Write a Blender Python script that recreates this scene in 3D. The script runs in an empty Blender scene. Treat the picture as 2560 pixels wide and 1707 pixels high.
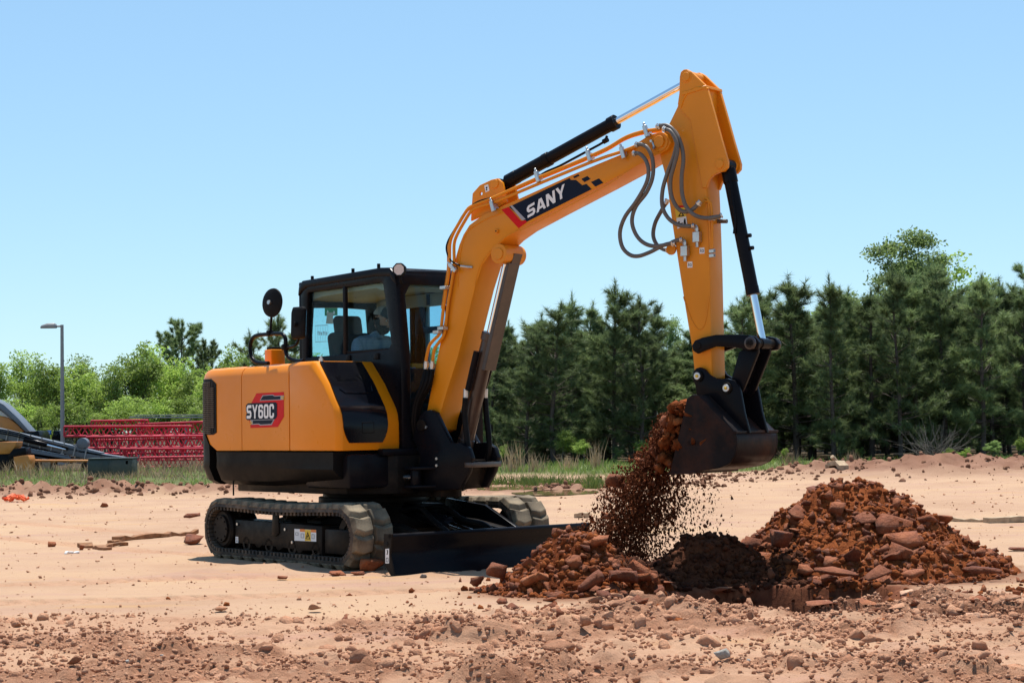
import bpy, bmesh, math, random
import numpy as np
from mathutils import Vector, Matrix, Euler
from mathutils.geometry import tessellate_polygon

sc = bpy.context.scene
col = sc.collection
R = math.radians
random.seed(7); rng = np.random.default_rng(7)

# ------------------------------------------------------------------ camera
F_PX, HORIZON, ROLL, CAM_H = 4682.0, 1063.0, 0.0152, 1.2157      # lens in px of the 2560 px wide photo
PITCH = math.atan((HORIZON - 853.5) / F_PX)
cam = bpy.data.cameras.new('camera'); cam_ob = bpy.data.objects.new('camera', cam); col.objects.link(cam_ob)
cam.sensor_width = 36.0; cam.lens = 36.0 * F_PX / 2560.0
cam.clip_start = 0.5; cam.clip_end = 3000
cam_ob.matrix_world = Matrix.Translation((0, 0, CAM_H)) @ Matrix.Rotation(math.pi / 2 + PITCH, 4, 'X') @ Matrix.Rotation(-ROLL, 4, 'Z')
sc.camera = cam_ob

# ------------------------------------------------------------------ light
SUN_DIR = Vector((0.14, 0.99, 0.0)).normalized() * math.cos(R(73)) + Vector((0, 0, math.sin(R(73))))   # towards the sun
world = bpy.data.worlds.new('World'); sc.world = world; world.use_nodes = True
wn = world.node_tree.nodes; wl = world.node_tree.links
bg = wn['Background']; sky = wn.new('ShaderNodeTexSky'); sky.sky_type = 'NISHITA'; sky.sun_disc = False
sky.sun_elevation = R(73); sky.sun_rotation = math.atan2(SUN_DIR.x, SUN_DIR.y)
sky.air_density = 1.0; sky.dust_density = 0.0; sky.ozone_density = 3.0; sky.altitude = 200
gm = wn.new('ShaderNodeGamma'); gm.inputs[1].default_value = 0.6; wl.new(sky.outputs[0], gm.inputs[0])      # milder contrast over the whole dome
tn = wn.new('ShaderNodeMix'); tn.data_type = 'RGBA'; tn.blend_type = 'MULTIPLY'; tn.inputs[0].default_value = 1.0; tn.inputs[7].default_value = (1.20, 1.56, 1.78, 1)
wl.new(gm.outputs[0], tn.inputs[6]); wl.new(tn.outputs[2], bg.inputs[0]); bg.inputs[1].default_value = 0.125
sun = bpy.data.lights.new('sun', 'SUN'); sun.energy = 5.0; sun.angle = R(0.53); sun.color = (1.0, 0.955, 0.89)
sun_ob = bpy.data.objects.new('sun', sun); col.objects.link(sun_ob)
sun_ob.rotation_euler = SUN_DIR.to_track_quat('Z', 'Y').to_euler(); sun_ob.location = (10, 20, 30)
sc.view_settings.view_transform = 'Standard'; sc.view_settings.look = 'None'
sc.view_settings.exposure = 0.52; sc.view_settings.gamma = 1.0
sc.render.engine = 'CYCLES'
sc.cycles.use_denoising = True
sc.cycles.max_bounces = 8; sc.cycles.transparent_max_bounces = 16
sc.cycles.caustics_reflective = False; sc.cycles.caustics_refractive = False

# ------------------------------------------------------------------ measuring: photo pixel -> point on a real plane of the place
def ray(px, py):
    x, y = px - 1280.0, py - 853.5
    c, s = math.cos(ROLL), math.sin(ROLL)
    u, v = c * x - s * y, s * x + c * y
    return Vector((u, F_PX * math.cos(PITCH) + v * math.sin(PITCH), F_PX * math.sin(PITCH) - v * math.cos(PITCH)))
EYE = Vector((0, 0, CAM_H))
def on_plane(px, py, p0, n):
    d = ray(px, py); t = (Vector(p0) - EYE).dot(n) / d.dot(n)
    return EYE + d * t
def on_ground(px, py, z=0.0): return on_plane(px, py, (0, 0, z), Vector((0, 0, 1)))
def at_depth(px, py, D): return on_plane(px, py, (0, D, 0), Vector((0, 1, 0)))
class Frame:
    def __init__(s, o, yaw):
        s.o = Vector(o); s.yaw = yaw
        s.f = Vector((math.cos(yaw), -math.sin(yaw), 0)); s.l = Vector((math.sin(yaw), math.cos(yaw), 0))
    def w(s, a, b, c): return s.o + s.f * a + s.l * b + Vector((0, 0, c))
    def loc(s, P): d = Vector(P) - s.o; return Vector((d.dot(s.f), d.dot(s.l), d.z))
    def y(s, px, py, c): return s.loc(on_plane(px, py, s.o + s.l * c, s.l))
    def x(s, px, py, c): return s.loc(on_plane(px, py, s.o + s.f * c, s.f))

# ------------------------------------------------------------------ materials
def nodes(name):
    m = bpy.data.materials.new(name); m.use_nodes = True
    nt = m.node_tree; return m, nt, nt.nodes['Principled BSDF']
def N(nt, t, **kw):
    n = nt.nodes.new(t)
    for k, v in kw.items():
        if k in n.inputs: n.inputs[k].default_value = v
        else: setattr(n, k, v)
    return n
def ramp(nt, fac, stops):
    r = nt.nodes.new('ShaderNodeValToRGB'); e = r.color_ramp.elements
    while len(e) < len(stops): e.new(0.5)
    for el, (p, c) in zip(e, stops): el.position = p; el.color = (*c, 1)
    nt.links.new(fac, r.inputs[0]); return r.outputs[0]
def mixc(nt, fac, a, b, mode='MIX'):
    m = nt.nodes.new('ShaderNodeMix'); m.data_type = 'RGBA'; m.blend_type = mode
    for s, v in ((m.inputs[0], fac), (m.inputs[6], a), (m.inputs[7], b)):
        if hasattr(v, 'is_output'): nt.links.new(v, s)
        elif isinstance(v, tuple): s.default_value = (*v, 1) if len(v) == 3 else v
        else: s.default_value = v
    return m.outputs[2]
def noise(nt, scale, detail=4, rough=0.55, coord=None, dist=0.0):
    n = N(nt, 'ShaderNodeTexNoise', Scale=scale, Detail=detail, Roughness=rough, Distortion=dist)
    tc = nt.nodes.new('ShaderNodeTexCoord'); nt.links.new(tc.outputs['Object'] if coord is None else coord, n.inputs['Vector'])
    return n.outputs['Fac']
def bump(nt, b, h, strength=0.3, dist=0.02):
    bp = N(nt, 'ShaderNodeBump', Strength=strength, Distance=dist)
    nt.links.new(h, bp.inputs['Height']); nt.links.new(bp.outputs[0], b.inputs['Normal'])
def flat(name, c, rough=0.5, metal=0.0, var=0.12, scale=6.0, dust=None, dust_amt=0.35, coat=0.0, bmp=0.0, spec=0.5):
    """plain coloured material with uneven tone, fine scuffing and optional dust film"""
    m, nt, b = nodes(name)
    lo = tuple(x * (1 - var) for x in c); hi = tuple(min(1, x * (1 + var)) for x in c)
    base = ramp(nt, noise(nt, scale, 5), [(0.3, lo), (0.7, hi)])
    if dust:
        f = ramp(nt, noise(nt, scale * 0.7, 8, 0.7), [(0.45, (0, 0, 0)), (0.75, (dust_amt,) * 3)])
        base = mixc(nt, f, base, dust)
    nt.links.new(base, b.inputs['Base Color'])
    r = ramp(nt, noise(nt, scale * 3, 6, 0.65), [(0.3, (max(0.02, rough - 0.08),) * 3), (0.7, (min(1, rough + 0.1),) * 3)])
    nt.links.new(r, b.inputs['Roughness'])
    b.inputs['Metallic'].default_value = metal; b.inputs['Coat Weight'].default_value = coat
    b.inputs['Specular IOR Level'].default_value = spec if max(c) > 0.03 else 0.07
    b.inputs['Coat Roughness'].default_value = 0.12
    if bmp: bump(nt, b, noise(nt, scale * 12, 4), bmp, 0.004)
    return m
DUST = (0.42, 0.27, 0.17)
MAT = {}
MAT['yellow'] = flat('yellow_paint', (0.78, 0.235, 0.003), 0.33, 0, 0.06, 1.3, DUST, 0.04, 0.03, 0, 0.22)
MAT['boom_yellow'] = flat('boom_yellow_paint', (0.72, 0.25, 0.008), 0.38, 0, 0.07, 1.6, DUST, 0.05, 0.05, 0, 0.25)
MAT['black_paint'] = flat('black_paint', (0.0055, 0.0055, 0.0075), 0.3, 0, 0.2, 3.0, DUST, 0.015, 0.03)
MAT['gloss_black'] = flat('gloss_black_panel', (0.004, 0.0045, 0.007), 0.14, 0, 0.1, 2.0, DUST, 0.01, 0.22)
MAT['black_plastic'] = flat('black_plastic', (0.008, 0.008, 0.0085), 0.5, 0, 0.2, 5.0, DUST, 0.03)
MAT['weight'] = flat('counterweight_paint', (0.005, 0.0045, 0.0045), 0.45, 0, 0.15, 2.5, DUST, 0.012, 0.0, 0.05)
MAT['frame'] = flat('dusty_black_steel', (0.010, 0.0085, 0.0075), 0.42, 0, 0.2, 4.0, DUST, 0.07)
MAT['rubber'] = flat('dirty_track_rubber', (0.035, 0.028, 0.022), 0.85, 0, 0.3, 7.0, (0.26, 0.17, 0.10), 0.7, 0, 0.4)
MAT['lug'] = flat('muddy_track_lug', (0.12, 0.092, 0.058), 0.9, 0, 0.35, 6.0, (0.34, 0.265, 0.17), 0.9, 0, 0.5)
MAT['hose'] = flat('hydraulic_hose', (0.115, 0.10, 0.085), 0.5, 0, 0.15, 8)
MAT['black_hose'] = flat('black_hose', (0.006, 0.006, 0.0065), 0.42, 0, 0.15, 8, DUST, 0.04)
MAT['chrome'] = flat('chrome_rod', (0.82, 0.83, 0.85), 0.07, 1.0, 0.02, 3)
MAT['zinc'] = flat('zinc_fitting', (0.55, 0.55, 0.53), 0.32, 0.9, 0.1, 12)
MAT['brown_guard'] = flat('bronze_brown_guard', (0.034, 0.018, 0.012), 0.4, 0, 0.12, 4, DUST, 0.12, 0.2)
MAT['bucket'] = flat('worn_bucket_steel', (0.016, 0.013, 0.013), 0.45, 0.2, 0.35, 4, (0.16, 0.05, 0.02), 0.35, 0, 0.25)
MAT['navy'] = flat('navy_decal', (0.010, 0.015, 0.030), 0.35, 0, 0.05, 3)
MAT['white'] = flat('white_vinyl', (0.80, 0.80, 0.78), 0.4, 0, 0.03, 5, spec=0.2)
MAT['red'] = flat('red_vinyl', (0.62, 0.008, 0.010), 0.4, 0, 0.1, 3, spec=0.12)
MAT['orange_vinyl'] = flat('orange_vinyl', (0.75, 0.20, 0.02), 0.4, 0, 0.05, 5)
MAT['warn'] = flat('warning_yellow', (0.80, 0.50, 0.02), 0.4, 0, 0.04, 5)
MAT['black_ink'] = flat('black_print', (0.012, 0.012, 0.012), 0.5, 0, 0.05, 5)
MAT['grey_ink'] = flat('grey_print', (0.32, 0.32, 0.34), 0.4, 0, 0.05, 5)
MAT['green'] = flat('exit_green', (0.01, 0.20, 0.06), 0.5, 0, 0.05, 5)
MAT['beige'] = flat('beige_headliner', (0.40, 0.38, 0.33), 0.8, 0, 0.08, 6)
MAT['seat'] = flat('dark_seat_fabric', (0.035, 0.036, 0.04), 0.85, 0, 0.2, 20, None, 0, 0, 0.2)
MAT['skin'] = flat('skin', (0.44, 0.22, 0.14), 0.55, 0, 0.1, 14)
MAT['beard'] = flat('dark_brown_hair', (0.028, 0.016, 0.010), 0.8, 0, 0.3, 60, None, 0, 0, 0.6)
MAT['cap_grey'] = flat('grey_cap_mesh', (0.32, 0.30, 0.28), 0.85, 0, 0.1, 50, None, 0, 0, 0.3)
MAT['cap_dark'] = flat('dark_cap_front', (0.030, 0.034, 0.042), 0.8, 0, 0.1, 40)
MAT['mirror'] = flat('mirror_glass', (0.75, 0.77, 0.8), 0.04, 1.0, 0.01, 3)
MAT['lamp_glass'] = flat('clear_lamp_lens', (0.62, 0.52, 0.46), 0.25, 0, 0.1, 60)
MAT['amber'] = flat('amber_reflector', (0.6, 0.15, 0.01), 0.3, 0, 0.05, 5)
MAT['red_lens'] = flat('red_reflector', (0.45, 0.02, 0.01), 0.25, 0, 0.05, 5)
def checked_shirt():
    m, nt, b = nodes('checked_shirt')
    tc = nt.nodes.new('ShaderNodeTexCoord')
    w1 = N(nt, 'ShaderNodeTexWave', Scale=22.0); w1.bands_direction = 'Z'
    w2 = N(nt, 'ShaderNodeTexWave', Scale=22.0); w2.bands_direction = 'X'
    for w in (w1, w2): nt.links.new(tc.outputs['Object'], w.inputs['Vector'])
    a = ramp(nt, w1.outputs['Fac'], [(0.35, (0.17, 0.23, 0.30)), (0.65, (0.24, 0.31, 0.38))])
    f = ramp(nt, w2.outputs['Fac'], [(0.4, (0.0,) * 3), (0.7, (0.35,) * 3)])
    nt.links.new(mixc(nt, f, a, (0.12, 0.17, 0.25)), b.inputs['Base Color']); b.inputs['Roughness'].default_value = 0.85
    return m
MAT['shirt'] = checked_shirt()
MAT['trousers'] = flat('dark_trousers', (0.03, 0.035, 0.05), 0.9, 0, 0.15, 10)
def glass(name, tint, gloss=0.10):
    m = bpy.data.materials.new(name); m.use_nodes = True; nt = m.node_tree; nt.nodes.clear()
    out = nt.nodes.new('ShaderNodeOutputMaterial'); t = N(nt, 'ShaderNodeBsdfTransparent'); t.inputs[0].default_value = (*tint, 1)
    g = N(nt, 'ShaderNodeBsdfGlossy'); g.inputs['Roughness'].default_value = 0.02
    fr = nt.nodes.new('ShaderNodeLayerWeight'); fr.inputs[0].default_value = 0.25
    pw = N(nt, 'ShaderNodeMath', operation='POWER'); pw.inputs[1].default_value = 6.0; nt.links.new(fr.outputs['Facing'], pw.inputs[0])
    mul = N(nt, 'ShaderNodeMath', operation='MULTIPLY_ADD'); mul.inputs[1].default_value = 0.35; mul.inputs[2].default_value = 0.012
    nt.links.new(pw.outputs[0], mul.inputs[0])
    mx = nt.nodes.new('ShaderNodeMixShader'); nt.links.new(mul.outputs[0], mx.inputs[0])
    nt.links.new(t.outputs[0], mx.inputs[1]); nt.links.new(g.outputs[0], mx.inputs[2])
    # film of dust specks on the pane
    d = N(nt, 'ShaderNodeBsdfDiffuse'); d.inputs[0].default_value = (0.5, 0.45, 0.4, 1)
    f = ramp(nt, noise(nt, 45, 3, 0.7), [(0.62, (0, 0, 0)), (0.75, (0.22,) * 3)])
    mx2 = nt.nodes.new('ShaderNodeMixShader'); nt.links.new(f, mx2.inputs[0]); nt.links.new(mx.outputs[0], mx2.inputs[1]); nt.links.new(d.outputs[0], mx2.inputs[2])
    nt.links.new(mx2.outputs[0], out.inputs[0]); return m
MAT['glass'] = glass('tinted_cab_glass', (0.76, 0.90, 0.93))
MAT['glass_front'] = glass('windscreen_glass', (0.66, 0.83, 0.92))

# ------------------------------------------------------------------ mesh helpers
def add(name, me, mat=None, parent=None):
    o = bpy.data.objects.new(name, me); col.objects.link(o)
    if mat is not None:
        me.materials.clear(); me.materials.append(MAT[mat] if isinstance(mat, str) else mat)
    if parent is not None: o.parent = parent
    return o
def tag(o, label=None, cat=None, group=None, kind=None):
    if label: o['label'] = label
    if cat: o['category'] = cat
    if group: o['group'] = group
    if kind: o['kind'] = kind
    return o
def empty(name, loc=(0, 0, 0), rz=0.0):
    o = bpy.data.objects.new(name, None); col.objects.link(o); o.location = loc; o.rotation_euler = (0, 0, rz)
    o.empty_display_size = 0.2; return o
def np_mesh(name, V, Fc, smooth=False):
    """mesh from numpy arrays, all faces with the same vertex count"""
    V = np.asarray(V, np.float32); Fc = np.asarray(Fc, np.int32); k = Fc.shape[1]
    me = bpy.data.meshes.new(name); me.vertices.add(len(V)); me.vertices.foreach_set('co', V.ravel())
    me.loops.add(Fc.size); me.loops.foreach_set('vertex_index', Fc.ravel())
    me.polygons.add(len(Fc)); me.polygons.foreach_set('loop_start', np.arange(0, Fc.size, k, dtype=np.int32))
    me.polygons.foreach_set('loop_total', np.full(len(Fc), k, np.int32))
    if smooth: me.polygons.foreach_set('use_smooth', np.ones(len(Fc), bool))
    me.update(calc_edges=True); me.validate(); return me
def catmull(P, n=8, closed=False):
    P = [Vector(p) for p in P]; out = []; m = len(P)
    rngi = range(m if closed else m - 1)
    for i in rngi:
        p1, p2 = P[i], P[(i + 1) % m]
        p0 = P[i - 1] if (closed or i > 0) else p1 * 2 - p2
        p3 = P[(i + 2) % m] if (closed or i + 2 < m) else p2 * 2 - p1
        for k in range(n):
            t = k / n
            out.append(0.5 * ((2 * p1) + (p2 - p0) * t + (2 * p0 - 5 * p1 + 4 * p2 - p3) * t * t + (3 * p1 - p0 - 3 * p2 + p3) * t ** 3))
    if not closed: out.append(P[-1])
    return out
class MB:
    def __init__(s): s.v = []; s.f = []
    def vs(s, pts): k = len(s.v); s.v += [Vector(p) for p in pts]; return k
    def loft(s, rows, cap0=True, cap1=True, closed=True):
        """rows of equally many points; closed = each row is a loop"""
        n = len(rows[0]); b = [s.vs(r) for r in rows]
        for a, c in zip(b, b[1:]):
            for i in range(n if closed else n - 1):
                j = (i + 1) % n; s.f.append((a + i, a + j, c + j, c + i))
        if cap0: s.f.append(tuple(b[0] + i for i in reversed(range(n))))
        if cap1: s.f.append(tuple(b[-1] + i for i in range(n)))
        return s
    def prism(s, pts, fn, a, b):
        """2-D outline pts extruded from a to b through fn(p, q, depth)"""
        return s.loft([[fn(p, q, a) for p, q in pts], [fn(p, q, b) for p, q in pts]])
    def ring(s, outer, inner, fn, a, b):
        """frame with an opening: outer and inner outlines with equal counts"""
        n = len(outer)
        k = [s.vs([fn(p, q, d) for p, q in o]) for o, d in ((outer, a), (inner, a), (outer, b), (inner, b))]
        for i in range(n):
            j = (i + 1) % n
            s.f += [(k[0] + i, k[0] + j, k[1] + j, k[1] + i), (k[2] + i, k[3] + i, k[3] + j, k[2] + j),
                    (k[0] + i, k[2] + i, k[2] + j, k[0] + j), (k[1] + i, k[1] + j, k[3] + j, k[3] + i)]
        return s
    def box(s, c, d, rot=None):
        c = Vector(c); h = Vector(d) / 2; P = []
        for dz in (-1, 1):
            for dx, dy in ((-1, -1), (1, -1), (1, 1), (-1, 1)):
                q = Vector((dx * h.x, dy * h.y, dz * h.z)); P.append(c + (rot @ q if rot else q))
        return s.loft([P[:4], P[4:]])
    def tube(s, path, r, n=10, cap=True):
        path = [Vector(p) for p in path]; rows = []; up = None
        for i, p in enumerate(path):
            t = (path[min(i + 1, len(path) - 1)] - path[max(i - 1, 0)]).normalized()
            if up is None: up = t.orthogonal().normalized()
            up = (up - t * up.dot(t)).normalized(); w = t.cross(up)
            rr = r[i] if isinstance(r, (list, tuple)) else r
            rows.append([p + (up * math.cos(2 * math.pi * k / n) + w * math.sin(2 * math.pi * k / n)) * rr for k in range(n)])
        return s.loft(rows, cap, cap)
    def cyl(s, a, b, r, n=20, r2=None): return s.tube([a, b], [r, r if r2 is None else r2], n)
    def build(s, name, mat, parent=None, bevel=0.0, seg=2, angle=35, smooth=True):
        me = bpy.data.meshes.new(name); bm = bmesh.new()
        vv = [bm.verts.new(p) for p in s.v]
        for f in s.f:
            try: bm.faces.new([vv[i] for i in f])
            except ValueError: pass
        bmesh.ops.recalc_face_normals(bm, faces=bm.faces)
        if bevel:
            ed = [e for e in bm.edges if len(e.link_faces) == 2 and e.calc_face_angle(0) > R(28)]
            bmesh.ops.bevel(bm, geom=ed, offset=bevel, segments=seg, profile=0.5, affect='EDGES', clamp_overlap=True)
        bm.to_mesh(me); bm.free()
        if smooth:
            for p in me.polygons: p.use_smooth = True
            me.set_sharp_from_angle(angle=R(angle))
        return add(name, me, mat, parent)
def decal(name, polys, fn, mat, parent):
    """flat print: each poly is a list of loops (outer first, then holes) of 2-D points put on a surface by fn"""
    V = []; Fc = []
    for loops in polys:
        flatp = [p for lp in loops for p in lp]; k = len(V)
        V += [fn(*p) for p in flatp]
        for t in tessellate_polygon([[Vector((p[0], p[1], 0)) for p in lp] for lp in loops]): Fc.append(tuple(k + i for i in t))
    me = bpy.data.meshes.new(name); me.from_pydata([tuple(v) for v in V], [], Fc); me.update()
    return add(name, me, mat, parent)
GLYPH = {
 'S': (0.80, [[[(0,0),(.62,0),(.8,.16),(.8,.44),(.64,.6),(.28,.6),(.23,.64),(.23,.74),(.28,.78),(.8,.78),(.8,1),(.18,1),(0,.84),(0,.56),(.16,.4),(.52,.4),(.57,.36),(.57,.26),(.52,.22),(0,.22)]]]),
 'A': (0.96, [[[(0,0),(.24,0),(.30,.18),(.66,.18),(.72,0),(.96,0),(.63,1),(.33,1)],[(.37,.38),(.59,.38),(.48,.74)]]]),
 'N': (0.88, [[[(0,0),(.23,0),(.23,.60),(.62,0),(.88,0),(.88,1),(.65,1),(.65,.40),(.26,1),(0,1)]]]),
 'Y': (0.94, [[[(.355,0),(.585,0),(.585,.40),(.94,1),(.68,1),(.47,.62),(.26,1),(0,1),(.355,.40)]]]),
 '6': (0.80, [[[(.18,0),(.62,0),(.8,.14),(.8,.48),(.64,.62),(.25,.62),(.25,.76),(.30,.82),(.5,.82),(.55,.76),(.55,.70),(.8,.70),(.8,.86),(.62,1),(.18,1),(0,.86),(0,.14)],[(.30,.18),(.25,.23),(.25,.42),(.30,.46),(.50,.46),(.55,.42),(.55,.23),(.50,.18)]]]),
 '0': (0.80, [[[(.18,0),(.62,0),(.8,.14),(.8,.86),(.62,1),(.18,1),(0,.86),(0,.14)],[(.30,.17),(.25,.22),(.25,.78),(.30,.83),(.50,.83),(.55,.78),(.55,.22),(.50,.17)]]]),
 'C': (0.80, [[[(.18,0),(.62,0),(.8,.14),(.8,.36),(.55,.36),(.55,.22),(.50,.17),(.30,.17),(.25,.22),(.25,.78),(.30,.83),(.50,.83),(.55,.78),(.55,.64),(.8,.64),(.8,.86),(.62,1),(.18,1),(0,.86),(0,.14)]]]),
}
def text_polys(word, gap=0.12, sx=1.0):
    out = []; x = 0.0
    for ch in word:
        w, polys = GLYPH[ch]
        for loops in polys: out.append([[((x + p[0] * sx), p[1]) for p in lp] for lp in loops])
        x += w * sx + gap
    return out, x - gap
# value noise on numpy arrays
def _h(ix, iy, s):
    n = (ix * 374761393 + iy * 668265263 + s * 974634777).astype(np.int64)
    n = (n ^ (n >> 13)) * 1274126177; n = n & 0x7fffffff
    return ((n ^ (n >> 16)) & 0xffff) / 65535.0
def vnoise(x, y, s=0):
    ix = np.floor(x).astype(np.int64); iy = np.floor(y).astype(np.int64)
    fx = x - ix; fy = y - iy; fx = fx * fx * fx * (fx * (fx * 6 - 15) + 10); fy = fy * fy * fy * (fy * (fy * 6 - 15) + 10)
    a = _h(ix, iy, s); b = _h(ix + 1, iy, s); c = _h(ix, iy + 1, s); d = _h(ix + 1, iy + 1, s)
    return (a + (b - a) * fx) * (1 - fy) + (c + (d - c) * fx) * fy
def fbm(x, y, octv=4, s=0, gain=0.5):
    t = 0; a = 1; n = 0
    for k in range(octv): t = t + a * vnoise(x * 2 ** k + 17 * k, y * 2 ** k - 31 * k, s + k); n += a; a *= gain
    return t / n
ALB = 0.72          # sunlit soil is a mid-tone: keeps the shade deep
def sstep(a, b, x): t = np.clip((x - a) / (b - a), 0, 1); return t * t * (3 - 2 * t)
# ================================================================== ground
def clods(x, y, cell, seed, rmin=0.18, rmax=0.5, keep=0.8):
    """field of dome-shaped lumps, one candidate per cell"""
    gx, gy = x / cell, y / cell
    ix = np.floor(gx).astype(np.int64); iy = np.floor(gy).astype(np.int64); out = np.zeros_like(gx)
    for dx in (-1, 0, 1):
        for dy in (-1, 0, 1):
            jx, jy = ix + dx, iy + dy
            cx = jx + 0.15 + 0.7 * _h(jx, jy, seed); cy = jy + 0.15 + 0.7 * _h(jx, jy, seed + 1)
            q = _h(jx, jy, seed + 2); r = rmin + (rmax - rmin) * q * q
            st = 0.7 + 0.8 * _h(jx, jy, seed + 4)
            d2 = (((gx - cx) * st) ** 2 + ((gy - cy) / st) ** 2) / (r * r)
            hgt = np.sqrt(np.clip(1 - d2, 0, 1)) * r * (0.5 + 0.7 * _h(jx, jy, seed + 5))
            out = np.maximum(out, np.where(_h(jx, jy, seed + 3) < keep, hgt, 0))
    return out * cell
PIT = (1.75, 13.02, 1.0, 0.98); TRENCH = (2.55, 11.75, 0.85, 0.30)
PUDDLES = ((-0.15, 36.9, 0.95, 1.5), (0.75, 34.6, 0.62, 1.25), (-3.3, 38.0, 1.0, 0.7))
def ell(x, y, e, k=0.0): return np.sqrt(((x - e[0]) / e[2]) ** 2 + ((y - e[1]) / e[3]) ** 2) + k
def ground_fields(x, y):
    x = np.asarray(x, float); y = np.asarray(y, float)
    edge = 12.55 + 0.9 * (fbm(x * 0.7, y * 0.15, 3, 3) - 0.5) + 0.12 * np.clip(x + 1.5, -1, 3)
    churn = sstep(0.25, -0.35, y - edge) * sstep(6.5, 8.0, y)
    patch = sstep(0.36, 0.62, fbm(x * 1.1, y * 1.3, 3, 11)); side = sstep(-3.4, 0.0, x) * 0.45 + 0.55
    ch = churn * (0.45 + 0.55 * patch) * side
    z = 0.05 * (fbm(x * 0.18, y * 0.18, 2, 5) - 0.5) * sstep(6, 30, y) * 2
    wx = x + 0.10 * (fbm(x * 5, y * 5, 3, 21) - 0.5); wy = y + 0.10 * (fbm(x * 5, y * 5, 3, 22) - 0.5)
    def part(mask, fn):                       # evaluate a costly field only where it matters
        o = np.zeros_like(z); m = mask > 1e-3
        if m.any(): o[m] = fn(x[m], y[m], wx[m], wy[m])
        return o
    z = z + ch * part(ch, lambda x, y, wx, wy: 0.09 * (fbm(x * 1.7, y * 2.0, 3, 31) - 0.45) + 0.50 * clods(wx, wy, 0.42, 41) + 0.50 * clods(wx, wy, 0.20, 51) + 0.5 * clods(wx, wy, 0.10, 61, .2, .5, .95) + 0.04 * (fbm(x * 5, y * 5, 4, 66, 0.6) - 0.5) + 0.03 * (fbm(x * 9, y * 9, 4, 67, 0.7) - 0.5) + 0.010 * (vnoise(x * 33, y * 33, 69) - .5))
    prints = np.zeros_like(z)
    z = z + (1 - churn) * (0.016 * (fbm(x * 3, y * 3, 4, 71) - 0.5) + 0.035 * (fbm(x * 0.8, y * 1.1, 3, 73) - 0.5) + 0.35 * part(sstep(24, 12, y), lambda x, y, wx, wy: clods(x, y, 0.12, 81, 0.08, 0.3, 0.10)))
    # sand squeezed up beside the near track, wheel ruts behind
    z = z + 0.035 * np.exp(-((y - 16.1 - 0.55 * (x + 2.2)) / 0.22) ** 2) * sstep(-3.2, -2.6, x) * sstep(-1.6, -2.0, x) * (0.5 + fbm(x * 6, y * 6, 3, 91))
    # crawler prints left behind the machine and across the sand
    for ox, oy, yaw, a0, a1 in ((-1.314, 17.42, R(52), -12, -1.2), (-3.2, 14.4, R(-9), -2.5, 3.3)):
        mx = (x - ox) * math.cos(yaw) - (y - oy) * math.sin(yaw); my = (x - ox) * math.sin(yaw) + (y - oy) * math.cos(yaw)
        for c in (-.855, .855):
            m = sstep(.21, .17, np.abs(my - c)) * sstep(a0, a0 + 1, mx) * sstep(a1, a1 - .3, mx) * (0.4 + 0.6 * fbm(x * 1.3, y * 1.3, 2, 93))
            z = z - m * (0.008 + 0.022 * (np.sin(2 * np.pi * (mx + .4 * np.abs(my - c)) / .19) > 0.2)); prints = prints + m
    # pit and trench
    kn = 0.42 * (fbm(x * 2.2, y * 2.2, 4, 101) - 0.5)
    pit = sstep(1.05, 0.62, ell(x, y, PIT, kn)); tr = sstep(1.1, 0.6, ell(x, y, TRENCH, kn))
    led = np.floor((pit + 0.1 * fbm(x * 3, y * 3, 2, 111)) * 5) / 5
    z = z - 0.52 * (0.55 * pit + 0.45 * led) - 0.09 * tr + (pit + tr) * part(pit + tr, lambda x, y, wx, wy: 0.5 * clods(wx, wy, 0.2, 121) + 0.05 * (fbm(x * 5, y * 5, 4, 131) - 0.5))
    rim = np.exp(-((ell(x, y, PIT, kn * 0.5) - 1.18) / 0.13) ** 2) * sstep(14.0, 12.6, y)
    z = z + rim * part(rim, lambda x, y, wx, wy: 0.02 + 0.3 * clods(wx, wy, 0.16, 141))
    # rough strips and berms far behind
    far = np.exp(-((y - 37.2 - 1.5 * (fbm(x * 0.2, y * 0, 2, 151) - 0.5)) / 1.5) ** 2) * sstep(1.0, -2.0, x)
    berm = np.exp(-((y - 41.5 - 1.2 * np.sin(x * 0.5)) / 1.7) ** 2) * sstep(4.6, 7.0, x) * (0.55 + 0.9 * fbm(x * 0.55, y * 0.2, 3, 161))
    wet = np.exp(-((y - 36.5) / 2.2) ** 2) * sstep(-5, -1.5, x) * sstep(3.2, 1.4, x)
    z = z + far * part(far, lambda x, y, wx, wy: 0.10 + 0.9 * clods(wx, y, 0.5, 171) + 1.0 * clods(wx, y, 0.22, 173))
    z = z + berm * part(berm, lambda x, y, wx, wy: 0.30 + 0.45 * clods(x, y, 0.7, 181) + 0.4 * clods(x, y, 0.3, 183) + 0.4 * (fbm(x * 1.6, y * 1.6, 5, 185, 0.65) - 0.5))
    z = z + wet * part(wet, lambda x, y, wx, wy: 0.8 * clods(x, y, 0.35, 191) * (fbm(x * .8, y * .8, 2, 195) > 0.5))
    for p in PUDDLES:
        d = ell(x, y, p, 0.5 * (fbm(x * 1.2, y * 0.7, 3, 201) - 0.5)); z = np.where(d < 1.25, np.minimum(z, -0.07 + 0.12 * sstep(0.8, 1.25, d)), z)
    red = np.maximum.reduce([sstep(1.32, 1.0, ell(x, y, PIT, kn)), sstep(1.2, 0.7, ell(x, y, TRENCH, kn)), 0.8 * sstep(1.25, 0.7, ell(x, y, (0.5, 13.6, 0.9, 0.75), kn)), 0.9 * sstep(1.2, 0.75, ell(x, y, (2.75, 14.9, 1.35, 1.3), kn))])
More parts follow.
